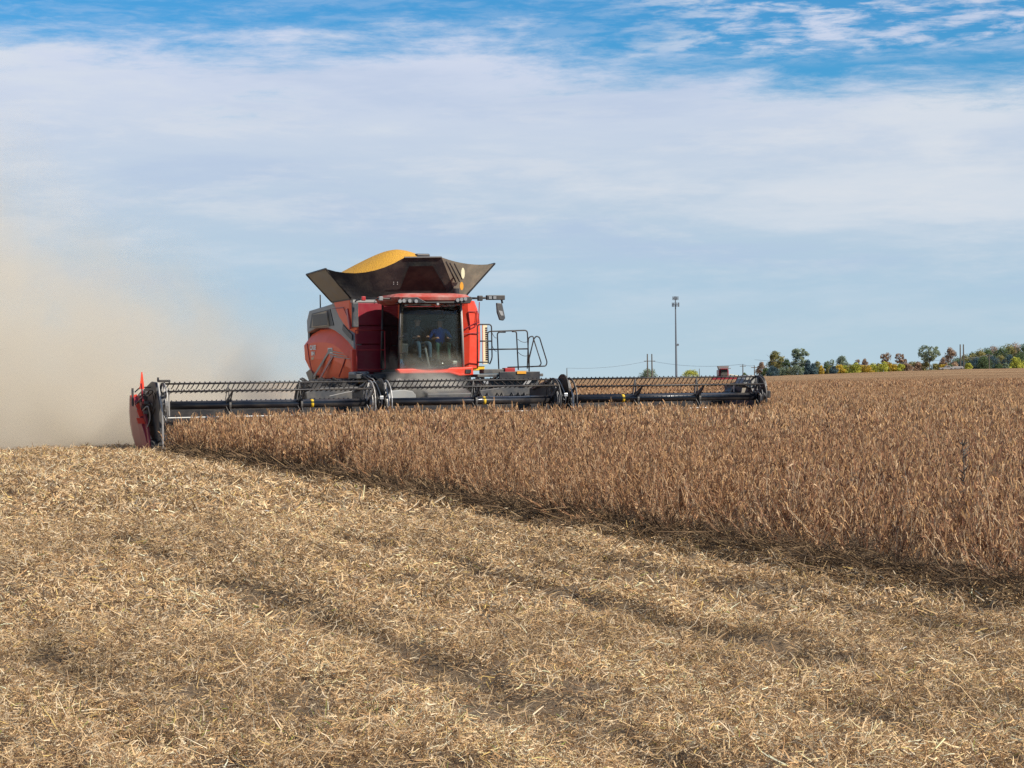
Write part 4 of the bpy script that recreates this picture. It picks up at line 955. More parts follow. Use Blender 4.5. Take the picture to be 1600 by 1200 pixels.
# reel arms and their cam discs between the sections
def arm(x, big=1.0, s=1):
    poly = [(x, 2.2, 1.05), (x, 2.2, 1.45), (x, 1.0, 1.66), (x, .1, 1.45), (x, -.25, 1.15), (x, 0, 1.02), (x, .9, 1.28)]
    am = MB().prism(poly, (.09, 0, 0)).build('reel_arm', 'dark', HD, bevel=.015)
    MB().disc((x + .17, .15, 1.36), .42 * big, .03, 'x', 30).build('cam_disc', 'iron', am)
    MB().disc((x - .10, .05, 1.3), .34 * big, .03, 'x', 30, .27 * big).build('cam_ring', 'silver', am)
    MB().tube([(x + .05, 2.0, .7), (x + .05, .6, 1.3)], .035, 8).build('lift_cylinder', 'steel', am)
    MB().tube([(x + .05, 2.1, .62), (x + .05, 1.2, 1.05)], .055, 10).build('cylinder_barrel', 'iron', am)
    for k in range(4):
        q0 = Vector((x - .05 + .05 * k, 1.9, 1.42)); q1 = Vector((x - .12 + .09 * k, .2, 1.72 + .04 * random.random())); q2 = Vector((x - .1 + .1 * k, -.3, 1.2)); q3 = Vector((x + .03 * k, -.1, .85))
        MB().tube(rr([q0, q1, q2, q3], None, 6, .3), .016, 6).build('hydraulic_hose', 'iron' if k % 2 else 'silver', am, smooth=True)
    MB().box((x + .05, -.35, 1.28), (.10, .06, .09)).build('valve_block', 'steel', am, bevel=.01)
    MB().tube([(x + .2, -.5, .8), (x + .22, -.42, 1.25), (x + .2, -.2, 1.66)], .02, 6).build('guard_rod', 'silver', am)
arm(-2.74); arm(2.32, 1.12); 
# left end: arm plate, hub, rods
am = MB().prism([(-8.36, 2.2, .9), (-8.36, 2.2, 1.5), (-8.36, .7, 1.76), (-8.36, .2, 1.74), (-8.36, -.3, 1.2), (-8.36, -.25, .3), (-8.36, .4, .2)], (.07, 0, 0)).build('end_arm', 'dark', HD, bevel=.015)
MB().disc((-8.27, .1, 1.18), .40, .05, 'x', 30).build('cam_disc', 'iron', am)
MB().disc((-8.20, .1, 1.35), .38, .03, 'x', 30, .33).build('cam_ring', 'silver', am)
MB().tube([(-8.30, -.45, .05), (-8.30, -.42, 1.0), (-8.34, -.1, 1.72)], .024, 8).build('divider_rod', 'silver', HD)
MB().tube([(-8.12, -.35, .9), (-8.12, -.35, 1.6)], .018, 8).build('divider_rod', 'silver', HD)
MB().bb((-8.30, -.05, 1.74), (-8.02, .2, 1.80)).build('sensor_head', 'iron', HD, bevel=.01)
MB().tube([(-8.3, .1, 1.76), (-8.3, .1, 1.86)], .025, 8).build('sensor_head', 'iron', HD)
for k in range(12):
    x = -8.72 + random.random() * .3; y = .2 + random.random() * 1.0; z = 1.0 + random.random() * .5
    MB().tube(rr([(x, y, z), (x + .1, y - .2, z + .14), (x + .18, y - .1, z - .2), (x + .1, y, z - .45)], None, 4, .1), .016, 6).build('hydraulic_hose', 'iron' if k % 3 else 'silver', HD, smooth=True)
for k in range(5): MB().box((-8.62 + .1 * random.random(), .3 + .5 * random.random(), 1.0 + .12 * k), (.1, .12, .08)).build('hose_fitting', 'dark', HD, bevel=.01)
MB().tube([(-8.72, 1.0, 1.5), (-8.6, .9, 1.62), (-8.35, .8, 1.62)], .016, 6).build('guard_rod', 'iron', HD)
MB().tube([(-8.74, 1.2, 1.15), (-8.74, 1.2, 1.6)], .03, 8).build('guard_rod', 'dark', HD)
# red end shield
def shield(x, m, s, name):
    rows_ = []
    for z, f, b in ((1.42, 1.3, 2.35), (1.30, .9, 2.6), (1.0, .55, 2.68), (.7, .3, 2.6), (.4, .05, 2.3), (.18, -.1, 1.9), (.04, -.05, 1.4)):
        rows_.append([(x - s * .04, f, z), (x + s * .05, f + (b - f) * .3, z), (x + s * .08, f + (b - f) * .65, z), (x - s * .02, b, z)])
    return MB().sheet(rows_, (-s * .05, 0, 0)).build(name, m, HD, bevel=.01)
shield(-8.60, 'maroon', -1, 'end_shield')  # red shield's shaded side painted in as maroon
front_edge = [(213, 620, 1.1), (216, 632, .95), (222, 650, .7), (226, 664, .5), (231, 680, .25), (236, 700, .0)]
ins = [L(p, q, d) for p, q, d in front_edge]
MB().sheet([[p + Vector((-.07, 0, 0)), p + Vector((.03, -.02, 0))] for p in ins], (0, .05, 0)).build('shield_front_edge', 'maroon', HD)
for (pl_, d) in ((((212, 634), (217, 628), (221, 641), (216, 640)), .8), (((214, 641), (220, 639), (224, 649), (218, 652)), .62), (((213, 653), (224, 653), (227, 662), (216, 662)), .48), (((204, 618), (214, 616), (214, 619), (206, 622)), 1.5)):
    MB().prism([L(a, b, d - .06) for a, b in pl_], (0, .03, 0)).build('red_reflector', 'red', HD)
MB().prism([(-8.52, -.5, .04), (-8.52, .3, .04), (-8.52, .5, .34), (-8.52, -.1, .26)], (.16, 0, 0)).build('divider_shoe', 'iron', HD, bevel=.02)
MB().disc((-8.48, -.05, .16), .15, .1, 'x', 20).build('gauge_wheel', 'rubber', HD)
# marker flag on the left end
fl = MB().tube([(-8.62, .4, 1.2), (-8.66, .4, 1.72)], .02, 6).build('flag_pole', 'maroon', HD)
p = L(222, 596, .4)
MB().add([(-.06 + p.x, .4, 1.58), (p.x + .05, .4, 1.58), (p.x + .045, .4, 1.72), (p.x + .012, .4, 2.0), (p.x - .012, .4, 2.0), (p.x - .04, .4, 1.75),
          (-.06 + p.x, .43, 1.58), (p.x + .05, .43, 1.58), (p.x + .045, .43, 1.72), (p.x + .012, .43, 2.0), (p.x - .012, .43, 2.0), (p.x - .04, .43, 1.75)],
         [(0, 1, 2, 3, 4, 5), (11, 10, 9, 8, 7, 6)] + [(i, (i + 1) % 6, 6 + (i + 1) % 6, 6 + i) for i in range(6)]).build('marker_flag', 'orange', fl)
# right end: black shield, struts, cover
am = MB().prism([(8.28, 2.2, .9), (8.28, 2.2, 1.45), (8.28, .9, 1.66), (8.28, .1, 1.5), (8.28, -.3, 1.15), (8.28, .3, .85)], (.08, 0, 0)).build('end_arm', 'dark', HD, bevel=.015)
MB().disc((8.36, .15, 1.36), .38, .04, 'x', 30).build('cam_disc', 'iron', am)
cv = [L(a, b, .2) for a, b in ((1160, 600), (1163, 592), (1170, 586), (1181, 586), (1189, 592), (1196, 601), (1197, 608), (1172, 606))]
MB().prism(cv, (0, .5, 0)).build('end_cover', 'greytrim', HD, bevel=.03)
shield(8.62, 'black', 1, 'end_shield')
MB().prism([L(a, b, .0) for a, b in ((1174, 607), (1178, 607), (1190, 632), (1187, 633), (1181, 622))], (0, .03, 0)).build('divider_plate', 'silver', HD)
MB().prism([L(a, b, .1) for a, b in ((1160, 606), (1166, 606), (1162, 618), (1157, 622))], (0, .03, 0)).build('divider_plate', 'panel', HD)
MB().tube(rr([L(1196, 598, -.1), L(1198, 612, -.1), L(1197, 625, -.1), L(1197, 633, -.1)], None, 4, .1), .022, 6).build('divider_rod', 'silver', HD)
MB().tube(rr([L(1182, 608, -.2), L(1190, 618, -.2), L(1189, 632, -.2)], None, 4, .1), .02, 6).build('divider_rod', 'silver', HD)
MB().box(L(1201, 616, .3), (.08, .1, .2)).build('side_lamp', 'iron', HD, bevel=.01)
MB().disc(L(1177, 628, 1.2), .09, .04, 'y', 14).build('gauge_wheel', 'rubber', HD)
bx = [L(a, b, 1.5) for a, b in ((1140, 612), (1148, 606), (1168, 600), (1172, 600), (1172, 613), (1142, 614))]
MB().prism(bx, (0, .4, 0)).build('drive_cover', 'dark', HD, bevel=.02)
MB().tube([L(1147, 602, .9), L(1147, 612, .9)], .018, 6).build('guard_rod', 'steel', HD)
MB().tube(rr([L(1141, 613, 1.2), L(1144, 606, 1.2), L(1152, 602, 1.2)], None, 4, .1), .018, 6).build('hydraulic_hose', 'iron', HD)
# deck, back sheet, cutter bar
for xa, xb in ((-8.3, -2.8), (-2.75, 2.3), (2.35, 8.4)):
    MB().bb((xa, 2.15, .30), (xb, 2.25, 1.0 if abs(xa) > 3 or xa > 2 else .98)).build('back_sheet', 'iron', HD)
    MB().bb((xa, 2.28, .85), (xb, 2.5, 1.08)).build('top_beam', 'iron', HD, bevel=.02)
    MB().sheet([[(xa, -.2, .13), (xb, -.2, .13)], [(xa, 2.1, .42), (xb, 2.1, .42)]], (0, 0, -.05)).build('draper_belt', 'rubber', HD)
    MB().tube([(xa, .55, .845), (xb, .55, .865)], .016, 6).build('deck_rod', 'white', HD)
    MB().bb((xa, -.34, .07), (xb, -.2, .12)).build('cutter_bar', 'steel', HD)
mb = MB()
for k in range(220):
    x = -8.3 + k * 16.7 / 219; mb.add([(x - .02, -.34, .08), (x + .02, -.34, .08), (x, -.46, .095), (x - .02, -.34, .11), (x + .02, -.34, .11)], [(0, 1, 2), (4, 3, 2), (0, 2, 3), (1, 4, 2)])
tag(mb.build('knife_guard', 'steel', HD), kind='stuff')
# grey shields over the feed opening
sh = [L(a, b, 2.6) for a, b in ((590, 612), (632, 609), (645, 611), (650, 617), (651, 624), (592, 626))]
MB().prism(sh, (0, .1, 0)).build('feed_shield', 'greytrim', HD, bevel=.02)
sh = [L(a, b, 2.6) for a, b in ((750, 610), (790, 604), (862, 600), (862, 614), (750, 622))]
MB().prism(sh, (0, .1, 0)).build('feed_shield', 'dark', HD, bevel=.02)
sh = [L(a, b, 3.0) for a, b in ((478, 613), (500, 606), (572, 604), (575, 624), (480, 627))]
MB().prism(sh, (0, .12, 0)).build('feed_shield', 'dark', HD, bevel=.02)
for (x0, y0, x1, y1) in ((515, 619, 542, 613), (542, 613, 558, 611)): MB().tube([L(x0, y0, 2.55), L(x1, y1, 2.55)], .012, 5).build('cable', 'silver', HD)
MB().prism([L(a, b, 2.5) for a, b in ((822, 595), (832, 593), (826, 600), (817, 601))], (0, .02, 0)).build('reflector_plate', 'silver', HD)
MB().prism([L(a, b, 2.5) for a, b in ((755, 595), (763, 594), (763, 600), (757, 599))], (0, .02, 0)).build('reflector_plate', 'silver', HD)

# ------------------------------------------------------------------ dust
def volume(name, density_fn, color, aniso=.3):
    m, B = mk(name); t = B.n('ShaderNodeTexCoord'); s = B.n('ShaderNodeSeparateXYZ', i_0=t.outputs['Object'])
    d = density_fn(B, t.outputs['Object'], *s.outputs)
    v = B.n('ShaderNodeVolumePrincipled', i_Density=d); v.inputs['Color'].default_value = (*color, 1); v.inputs['Anisotropy'].default_value = aniso
    B.n('ShaderNodeOutputMaterial', i_Volume=v.outputs[0]); m.cycles.volume_sampling = 'MULTIPLE_IMPORTANCE'; return m
def dens1(B, vec, x, y, z):
    n = B.n('ShaderNodeTexNoise', i_Vector=vec, i_Scale=0.26, i_Detail=6.0, i_Roughness=0.62, i_Distortion=.5).outputs['Fac']
    n2 = B.n('ShaderNodeTexNoise', i_Vector=vec, i_Scale=0.55, i_Detail=5.0, i_Roughness=0.6, i_Distortion=.8).outputs['Fac']
    hx = B.m('ADD', B.sm(x, -3.0, -10.5, 3.9, 6.6), B.sm(x, -8, -15, 0.0, 2.2))         # plume height by distance to the left
    top = B.m('MULTIPLY', hx, B.m('ADD', 0.0, B.m('MULTIPLY', n, 2.0)))
    f = B.sm(B.m('DIVIDE', z, top), 0.35, 1.25, 1.0, 0.0)
    low = B.sm(z, 0.2, 2.4, 1.6, 0.55)
    start = B.sm(x, -6.5, -1.0, 1.5, 12.0)
    front = B.sm(B.m('SUBTRACT', y, start), 0.0, 4.5)
    back = B.sm(y, 26, 18, 0.0, 1.0); left = B.sm(x, -38, -30); right = B.sm(x, 4.0, 0.0)
    d = B.m('MULTIPLY', B.m('MULTIPLY', f, low), B.sm(n2, 0.36, 0.60, 0.12, 1.7))
    for q in (front, back, left, right, B.sm(z, 15.5, 12.0)): d = B.m('MULTIPLY', d, q)
    d = B.m('MULTIPLY', d, B.sm(x, -6.5, -2.0, 1.0, 0.45))
    return B.m('MULTIPLY', d, 0.30)
def dens2(B, vec, x, y, z):
    n = B.n('ShaderNodeTexNoise', i_Vector=vec, i_Scale=1.1, i_Detail=5.0, i_Roughness=.6, i_Distortion=.6).outputs['Fac']
    cx = B.m('DIVIDE', B.m('ADD', x, .35), 1.5); cz = B.m('DIVIDE', B.m('SUBTRACT', z, 1.35), .95); cyy = B.m('DIVIDE', B.m('SUBTRACT', y, 2.9), .85)
    r2 = B.m('ADD', B.m('ADD', B.m('MULTIPLY', cx, cx), B.m('MULTIPLY', cz, cz)), B.m('MULTIPLY', cyy, cyy))
    f = B.sm(r2, 0.0, 1.0, 1.0, 0.0)
    return B.m('MULTIPLY', B.m('MULTIPLY', f, B.sm(n, .38, .66)), 2.2)
dv = MB().bb((-39, 1.0, -.2), (4.5, 27, 16)).build('dust_cloud', volume('harvest_dust', dens1, (0.94, 0.87, 0.745), .12)); dv.matrix_world = MROOT
tag(dv, 'tan dust cloud drifting left behind the combine', 'dust', kind='stuff')
dv = MB().bb((-2.0, 1.9, .3), (1.3, 3.76, 2.4)).build('dust_puff', volume('chaff_dust', dens2, (0.9, 0.85, 0.75), .2)); dv.matrix_world = MROOT
tag(dv, 'thin dust puff rising in front of the cab floor', 'dust', kind='stuff')

# ------------------------------------------------------------------ trees
def gz(p): return float(hz(p.x, p.y))
def tree(name, label, px, top, width, Y, leaf, n=900, shape='round', trunkfrac=.3, gaps=.35, lump=9, group=None, trunk=True, lean=0.0, base=None, seed=None):
    r = np.random.default_rng(int(px * 7 + top) if seed is None else seed)
    b = at(px, base if base else 590, Y); gx, gy = b.x, b.y; gnd = float(hz(gx, gy)) if base is None else b.z
    H = at(px, top, Y).z - gnd; Wd = width / FPX * Y
    root = empty(name, loc=(gx, gy, gnd)); tag(root, label, 'tree' if trunk else 'bush', group)
    z0 = H * trunkfrac if trunkfrac > .2 or shape in ('open', 'cone') else 0.0
    Wd *= 1.15
    if trunk:
        t = MB(); tr = max(.12, H * .022); tp = Vector((lean * H, 0, H * .82))
        t.tube([(0, 0, -.3), tuple(tp * .45 + Vector((r.normal(0, .1), 0, 0))), tuple(tp)], tr, 6, tr * .25)
        for k in range(7):
            f = r.uniform(.3, .75); a = r.uniform(0, 2 * PI); p = tp * f; ll = Wd * .45 * r.uniform(.6, 1)
            t.tube([p, p + Vector((math.cos(a) * ll * .5, math.sin(a) * ll * .5, ll * .45)), p + Vector((math.cos(a) * ll, math.sin(a) * ll, ll * .85))], tr * .42, 4, tr * .12)
        t.build('trunk', 'bark', root)
    # leaf clumps spread over the crown
    C = []
    for k in range(lump * (5 if shape != 'open' else 8)):
        u = r.uniform(0, 1)
        if shape == 'cone': zc = z0 + (H - z0) * u; rad = Wd * .5 * (1 - u) * .9
        elif shape == 'open': zc = z0 + (H - z0) * (.15 + .8 * u); rad = Wd * .5 * math.sqrt(max(.05, 1 - (2 * u - 1.15) ** 2 * .8))
        elif shape == 'bush': zc = H * (.05 + .78 * u); rad = Wd * .56 * math.sqrt(max(.05, 1 - u * u))
        else: zc = z0 + (H - z0) * u * .93; rad = Wd * .5 * (math.sqrt(max(.04, 1 - (2 * u - .85) ** 2)) if u > .42 else max(.8, u + .55)) * .9
        a = r.uniform(0, 2 * PI); rr_ = rad * math.sqrt(r.uniform(.1, 1)) * .85
        C.append((rr_ * math.cos(a) + lean * zc, rr_ * math.sin(a), zc, (.115 * Wd + .03 * H) * r.uniform(.6, 1.4) * (0.5 if shape == 'open' else 1)))
    n = int(n * 4.0); C = np.array(C); m = r.integers(0, len(C), n)
    d = r.normal(0, 1, (n, 3)); d /= np.linalg.norm(d, axis=1)[:, None]
    P_ = C[m, :3] + d * (C[m, 3] * r.uniform(.45, 1.05, n) ** .6)[:, None]
    P_[:, 2] = np.maximum(P_[:, 2], .1)
    ls = (0.014 * H + .12) * (1.25 if shape == 'bush' else 1) * r.uniform(.5, 1.2, n)
    nn_ = d + r.normal(0, .6, (n, 3)); t1 = np.cross(nn_, r.normal(0, 1, (n, 3))); t1 /= np.linalg.norm(t1, axis=1)[:, None]; t2 = np.cross(nn_, t1); t2 /= np.linalg.norm(t2, axis=1)[:, None]
    t1 *= ls[:, None]; t2 *= (ls * .7)[:, None]
    Vv = np.stack([P_ - t1, P_ - t2, P_ + t1, P_ + t2], 1).reshape(-1, 3)
    sh = np.clip(r.uniform(.2, .8, len(C))[m] + r.normal(0, .18, n), 0, 1)
    me = npmesh('crown', Vv, np.arange(n * 4).reshape(-1, 4), leaf, shade=np.repeat(sh, 4))
    c = bpy.data.objects.new('crown', me); COL.objects.link(c); c.parent = root
    return root
TG = 'trees beyond the field'; D = 800
TL = [
 ('small_tree', 'brownish olive tree at the left end of the tree belt', 1190, 566, 20, D, 'lf_brown', 800, 'round', .1),
 ('broad_tree', 'tall olive tree with pointed crown near the left end of the belt', 1212, 549, 30, D + 10, 'lf_olive', 1500, 'round', .1),
 ('broad_tree', 'dark green tree between the olive tree and the tall open tree', 1229, 561, 20, D, 'lf_green', 900, 'round', .1),
 ('spruce_tree', 'low blue green spruce under the olive tree', 1208, 573, 22, D - 20, 'lf_blue', 900, 'round', .05),
 ('tall_tree', 'tallest open crowned grey green tree of the left group', 1250, 545, 29, D, 'lf_grey', 1300, 'open', .15),
 ('broad_tree', 'grey green shrubby tree at the foot of the tall open tree', 1243, 571, 24, D - 10, 'lf_grey', 800, 'round', .05),
 ('conifer_tree', 'narrow dark conifer right of the tall open tree', 1263, 562, 14, D - 15, 'lf_blue', 800, 'cone', .05),
 ('conifer_tree', 'broad dark spruce beside the yellow tree', 1271, 569, 18, D - 20, 'lf_blue', 800, 'round', .05),
 ('small_tree', 'olive green tree left of the small yellow tree', 1277, 564, 15, D, 'lf_olive', 700, 'round', .1),
 ('yellow_tree', 'small bright yellow tree between olive and green trees', 1284, 570, 10, D - 15, 'lf_yellow', 500, 'round', .1),
 ('small_tree', 'green tree right of the small yellow tree', 1291, 566, 15, D, 'lf_green', 800, 'round', .1),
 ('spruce_tree', 'round dark blue green spruce left of the yellow thicket', 1303, 572, 15, D - 20, 'lf_blue', 800, 'round', .03),
 ('broad_tree', 'round grey green tree above the start of the yellow thicket', 1316, 557, 24, D + 20, 'lf_grey', 1000, 'round', .15),
 ('small_tree', 'thin small tree just left of the round grey green tree', 1298, 561, 12, D + 30, 'lf_grey', 260, 'open', .4),
 ('small_tree', 'small dark tree peeking over the yellow thicket', 1340, 561, 8, D + 20, 'lf_brown', 260, 'open', .3),
 ('small_tree', 'brown domed tree peeking over the yellow thicket', 1351, 561, 14, D + 20, 'lf_brown', 600, 'round', .2),
 ('bare_tree', 'round nearly bare purple brown tree on a dark trunk', 1384, 551, 18, D, 'lf_brown', 420, 'open', .4),
 ('bare_tree', 'nearly bare brown tree right of the round purple brown one', 1406, 552, 14, D, 'lf_brown', 380, 'open', .35),
 ('small_tree', 'thin dark tree at the end of the yellow thicket', 1414, 560, 7, D, 'lf_brown', 250, 'open', .3),
 ('open_tree', 'large open tree on a forked pale trunk standing alone', 1452, 541, 36, D - 60, 'lf_grey', 900, 'open', .35),
 ('small_tree', 'yellow olive sapling in front of the large open tree', 1447, 560, 13, D - 55, 'lf_olive', 500, 'round', .2),
 ('small_tree', 'dark brown tree left of the wood', 1474, 559, 14, D - 40, 'lf_brown', 700, 'round', .1),
 ('broad_tree', 'brown and olive round tree at the left end of the wood', 1486, 543, 26, D, 'lf_brown', 1100, 'round', .15),
]
for a in TL: tree(*a[:8], shape=a[8], trunkfrac=a[9], group=TG)
under = [(1198, 'round dark green shrub at the foot of the olive tree'), (1222, 'low green shrub before the dark green tree'), (1237, 'low shrub just left of the tall open tree trunk'), (1257, 'low shrub just right of the tall open tree trunk'),
         (1281, 'low green shrub at the foot of the yellow tree'), (1297, 'low shrub left of the round blue green spruce'), (1310, 'olive shrub where the yellow thicket begins'), (1441, 'dull shrub at the foot of the large open tree'), (1468, 'low brown green shrub left of the golden bush'), (1482, 'low green shrub behind the white pickup')]
for k, (px, lab) in enumerate(under): tree('shrub', lab, px, 573.5 - (px - 1200) * .022, 16, D - 5, ('lf_green', 'lf_grey', 'lf_olive')[k % 3], 420, shape='bush', trunk=False, group='shrubs under the tree belt')
# bushes of the thicket
rb = random.Random(5)
seen = 0
ordn = ['first', 'second', 'third', 'fourth', 'fifth', 'sixth', 'seventh', 'eighth', 'ninth', 'tenth', 'eleventh', 'twelfth', 'thirteenth', 'fourteenth', 'fifteenth', 'sixteenth']
bx_ = [1312, 1320, 1329, 1337, 1346, 1355, 1364, 1372, 1381, 1390, 1399, 1408, 1418, 1427, 1436, 1462]
for k, px in enumerate(bx_):
    leaf, cn = (('lf_yellow', 'bright yellow'), ('lf_lime', 'lime yellow'), ('lf_olive', 'olive'), ('lf_lime', 'yellow green'), ('lf_yellow', 'orange yellow'))[k % 5] if k < 12 else (('lf_brown', 'brown'), ('lf_olive', 'dull olive'))[k % 2]
    if px > 1430: cn = 'low ' + cn
    tree('thicket_bush', '%s bush, %s from the left in the thicket along the field edge' % (cn, ordn[k]), px, rb.uniform(566, 571) - (px - 1310) * .02, 18, D - 10 + rb.uniform(-8, 8), leaf, 520, shape='bush', trunk=False, group='bushes of the yellow thicket')
for (px, top, w, leaf, lab, Y) in ((1474, 568, 13, 'lf_yellow', 'round golden bush at the left foot of the wood', D - 60), (1514, 566, 13, 'lf_lime', 'yellow green bush beside the twin utility poles', D - 60),
        (1572, 566, 9, 'lf_grey', 'small pale green bush before the wood', D - 60), (1588, 557, 22, 'lf_lime', 'large leaning green bush before the wood near the right border', D - 50), (1560, 568, 14, 'lf_green', 'low dark green bush before the wood', D - 55)):
    tree('bush', lab, px, top, w, Y, leaf, 600, shape='bush', trunk=False)
wood = [(1497, 561, 22, 0), (1508, 557, 20, 1), (1520, 552, 22, 0), (1531, 548, 22, 1), (1542, 546, 22, 0), (1553, 543, 24, 2), (1565, 542, 24, 0), (1577, 541, 24, 1), (1589, 539, 26, 2), (1602, 539, 26, 0),
        (1503, 566, 18, 3), (1526, 560, 20, 3), (1538, 558, 18, 0), (1550, 557, 20, 3), (1563, 556, 18, 1), (1578, 557, 18, 3), (1596, 553, 20, 0), (1616, 541, 26, 1), (1630, 543, 26, 0)]
for k, (px, top, w, t) in enumerate(wood):
    leaf = ('lf_green', 'lf_olive', 'lf_brown', 'lf_blue')[t]; cn = ('green', 'olive', 'russet', 'dark blue green')[t]
    row = 'back' if k < 10 or k > 16 else 'front'
    idx = k if k < 10 else (k - 10 if k <= 16 else k - 7)
    tree('woodland_tree', '%s woodland tree, %s from the left in the %s row of the wood' % (cn, ordn[idx], row), px, top, w * 1.6, D + (70 if row == 'back' else 20) + (k % 3) * 6, leaf, 1100, shape='round', trunkfrac=.03, lump=14, group='trees of the wood')
tree('far_tree', 'small pale bush below the twin poles seen over the reel', 1014, 575, 25, 1000, 'lf_grey', 700, shape='bush', trunk=False, base=592)
tree('far_tree', 'yellow green bush behind the reel right of the tall mast', 1080, 579, 28, 1000, 'lf_lime', 700, shape='bush', trunk=False, base=592)
tree('far_tree', 'tiny dark bush by the road pole behind the right reel end', 1164, 582, 8, 1000, 'lf_green', 300, shape='bush', trunk=False, base=590)

# ------------------------------------------------------------------ mast, utility poles, wires
YM = 1250; b = at(1057, 592, YM); top = at(1054.6, 463, YM); 
gnd = float(hz(b.x, YM)) - .5; Hm = top.z - gnd
r0 = empty('cell_mast', loc=(b.x, YM, gnd)); tag(r0, 'tall slim communications mast with two antenna rings', 'mast')
MB().tube([(0, 0, 0), (0, 0, Hm)], .75, 10, .35).build('mast_pole', 'galv', r0)
for zf, rad, hh, nn_ in ((Hm - 1.2, 1.6, 2.2, 6), (Hm - 5.2, 2.1, 2.6, 9)):
    MB().disc((0, 0, zf), rad, .25, 'z', 14, rad - .3).build('antenna_ring', 'galv', r0)
    for k in range(nn_):
        a = 2 * PI * k / nn_; MB().box((rad * math.cos(a), rad * math.sin(a), zf), (.45, .45, hh)).build('antenna', 'galv', r0)
MB().disc((1.1, -.3, Hm * .42), .75, .5, 'y', 14).build('dish', 'galv', r0)
def pole(px, ytop, Y, lab, ybase=590, rad=.15, arm=True, group='utility poles'):
    b = at(px, ybase, Y); t = at(px, ytop, Y); z0_ = min(b.z, float(hz(b.x, Y)) - .3)
    r0 = empty('utility_pole', loc=(b.x, Y, z0_)); tag(r0, lab, 'pole', group); H = t.z - z0_
    MB().tube([(0, 0, 0), (0, 0, H)], rad * 1.2, 8, rad * .8).build('pole_shaft', 'wood', r0)
    if arm:
        MB().bb((-1.2, -.08, H - .9), (1.2, .08, H - .65)).build('crossarm', 'wood', r0)
        for x in (-1.05, 0, 1.05): MB().tube([(x, 0, H - .65), (x, 0, H - .35)], .07, 6).build('insulator', 'white', r0)
    return Vector((b.x, Y, t.z))
tA = pole(886, 575, 900, 'short pole just right of the reel joint', rad=.2, arm=False)
tB = pole(1012, 553, 900, 'left of the twin transmission poles behind the reel', rad=.3, arm=False)
tC = pole(1019, 553, 900, 'right of the twin transmission poles behind the reel', rad=.3, arm=False)
o = MB().tube([tB - Vector((1.5, 0, 3.2)), tC + Vector((1.5, 0, -3.2))], .16, 6).build('pole_crossbeam', 'wood'); tag(o, 'wooden crossbeam joining the twin transmission poles behind the reel', 'crossbeam')
tD = pole(1093, 576, 900, 'thin short pole right of the yellow green bush', rad=.15, arm=False)
tE = pole(1138, 573, 900, 'short pole just right of the distant red combine', rad=.17)
tF = pole(1161, 569, 800, 'leaning road pole left of the right reel end', rad=.2)
tG = pole(1179, 571, 760, 'pole with crossarm at the left end of the tree belt', rad=.18)
tH = pole(1501, 538, 730, 'left of the twin poles before the wood', rad=.26, arm=False)
tI = pole(1506, 538, 730, 'right of the twin poles before the wood', rad=.26, arm=False)
tJ = pole(1546, 553, 740, 'pale pole standing against the dark wood', rad=.2)
def wire(a, b, sag, lab):
    P_ = [a.lerp(b, t) - Vector((0, 0, sag * 4 * t * (1 - t))) for t in [k / 20 for k in range(21)]]
    o = MB().tube(P_, .05, 4).build('power_line', 'galv'); tag(o, lab, 'power line', 'power lines')
dn = Vector((0, 0, -3.2))
wire(tA, tB + dn, 1.2, 'power line from the short pole to the twin poles')
wire(tC + dn, tF, 1.5, 'power line from the twin poles to the leaning road pole')
wire(tF, tG, .4, 'power line between the road pole and the crossarm pole')
wire(at(1179, 562, 760), tH + Vector((0, 0, -5)), 2.0, 'long power line above the tree belt')
wire(tI + Vector((0, 0, -5)), tJ, .5, 'power line from the twin poles to the pale pole')

# ------------------------------------------------------------------ distant vehicles
def onfield(px, Y): 
    p = at(px, 590, Y); return Vector((p.x, Y, float(hz(p.x, Y))))
p = onfield(1131, 480); r0 = empty('distant_combine', loc=p + Vector((0, 0, 0))); tag(r0, 'distant dark red harvester working in the field, seen over the reel', 'combine')
MB().bb((-1.2, 0, 1.0), (1.2, 5, 3.0)).build('body', 'maroon', r0, bevel=.1)
MB().bb((-.8, -1.2, 1.5), (.8, 0, 3.1)).build('cab', 'sideglass', r0, bevel=.1)
MB().bb((-.9, -1.3, 3.1), (.9, .2, 3.3)).build('cab_roof', 'maroon', r0, bevel=.05)
MB().prism([(-1.0, .3, 3.0), (1.0, .3, 3.0), (1.3, .1, 3.9), (-1.3, .1, 3.9)], (0, 3, 0)).build('grain_tank', 'greytrim', r0)
for x in (-1.3, 1.3): MB().disc((x, .2, .8), .8, .5, 'x', 18).build('wheel', 'rubber', r0)
MB().bb((-3.2, -2.8, .5), (3.2, -1.9, 1.1)).build('header', 'maroon', r0, bevel=.05)
MB().tube([(.4, .5, 2.0), (3.4, .2, 1.5)], .12, 8).build('unloading_auger', 'cream', r0)
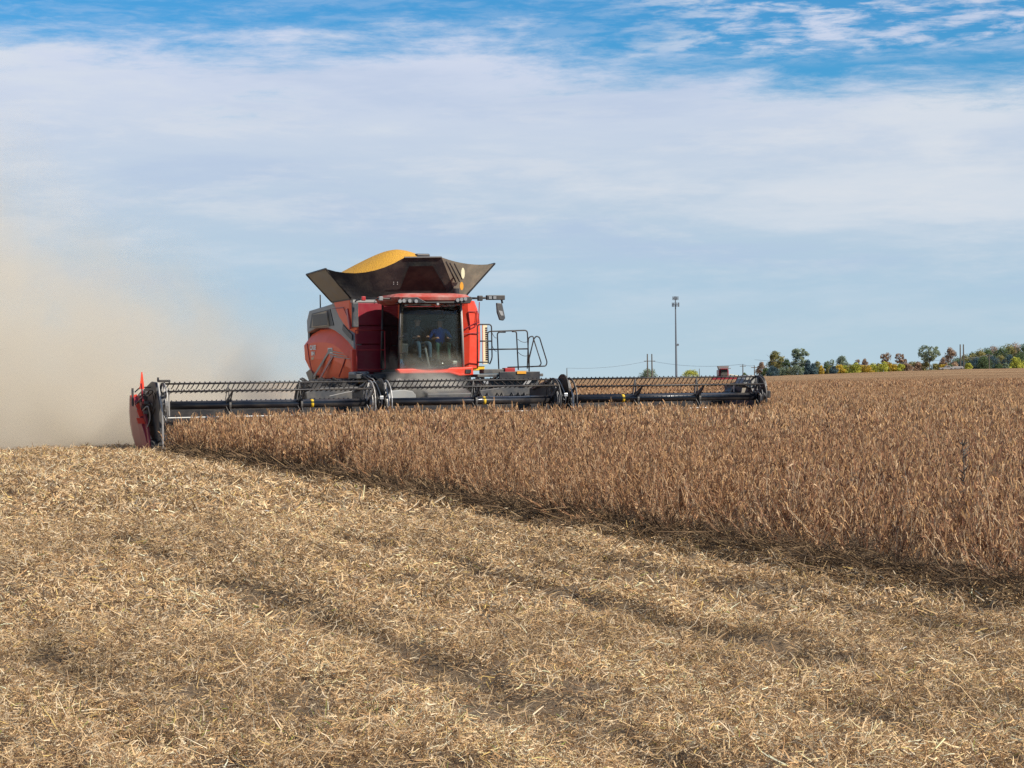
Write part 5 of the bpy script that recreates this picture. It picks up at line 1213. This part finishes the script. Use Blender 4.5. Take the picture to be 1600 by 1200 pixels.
def van(px, Y, lab, L_, H_, name, cat):
    p = onfield(px, Y); r0 = empty(name, loc=p + Vector((0, 0, .45))); tag(r0, lab, cat)
    if name == 'pickup_truck':
        MB().prism([(-2.6, 0, .4), (-2.6, 0, 1.0), (-.6, 0, 1.05), (-.3, 0, 1.7), (1.0, 0, 1.7), (1.5, 0, 1.1), (2.6, 0, .95), (2.6, 0, .4)], (0, 1.9, 0)).build('body', 'silver', r0, bevel=.06)
        MB().prism([(-.2, -.02, 1.1), (-.1, -.02, 1.6), (.9, -.02, 1.6), (1.3, -.02, 1.1)], (0, .03, 0)).build('window', 'dark', r0)
    else:
        MB().prism([(-L_ / 2, 0, .45), (-L_ / 2, 0, H_), (L_ / 2 - .3, 0, H_), (L_ / 2, 0, H_ - .5), (L_ / 2, 0, .45)], (0, 2.2, 0)).build('body', 'silver', r0, bevel=.08)
        MB().bb((-L_ / 2 + .2, -.02, .45), (L_ / 2 - .2, .0, .55)).build('trim_strip', 'dark', r0)
    for x in (-L_ * .3, L_ * .3): MB().disc((x, .1, .4), .4, .25, 'y', 16).build('wheel', 'rubber', r0)
van(1480, 720, 'white pickup truck parked on the far lane left of the twin poles', 5.2, 1.7, 'pickup_truck', 'pickup')
van(1497, 725, 'long white enclosed trailer parked beside the twin poles', 4.0, 1.35, 'enclosed_trailer', 'trailer')
p = onfield(1501, 700)
mb = MB(); 
for k in range(10): mb.disc((random.uniform(-3, 3), random.uniform(-1, 1), .8 + random.uniform(0, .4)), random.uniform(.4, .9), random.uniform(1, 2), 'y', 8)
tree('bush', 'flat dark scrub at the foot of the twin poles', 1502, 578.5, 20, 700, 'lf_brown', 400, shape='bush', trunk=False)

# ------------------------------------------------------------------ tall dark weed in the crop
b = at(1497, 0, 18.5); r0 = empty('weed_stalk', loc=(b.x, 18.5, float(hz(b.x, 18.5)))); tag(r0, 'tall dark weed stalk rising out of the soybeans at the right', 'weed')
t = MB(); t.tube([(0, 0, 0), (.02, 0, .5), (-.01, 0, 1.07)], .012, 6, .004)
t.build('stem', 'bark', r0)
t = MB()
for k in range(26):
    z = random.uniform(.3, 1.05); a = random.uniform(0, 6.28); l = random.uniform(.03, .08)
    t.tube([(0, 0, z), (l * math.cos(a), l * math.sin(a), z + l * .8)], .009, 4, .003)
tag(t.build('seed_head', 'bark', r0), kind='stuff')
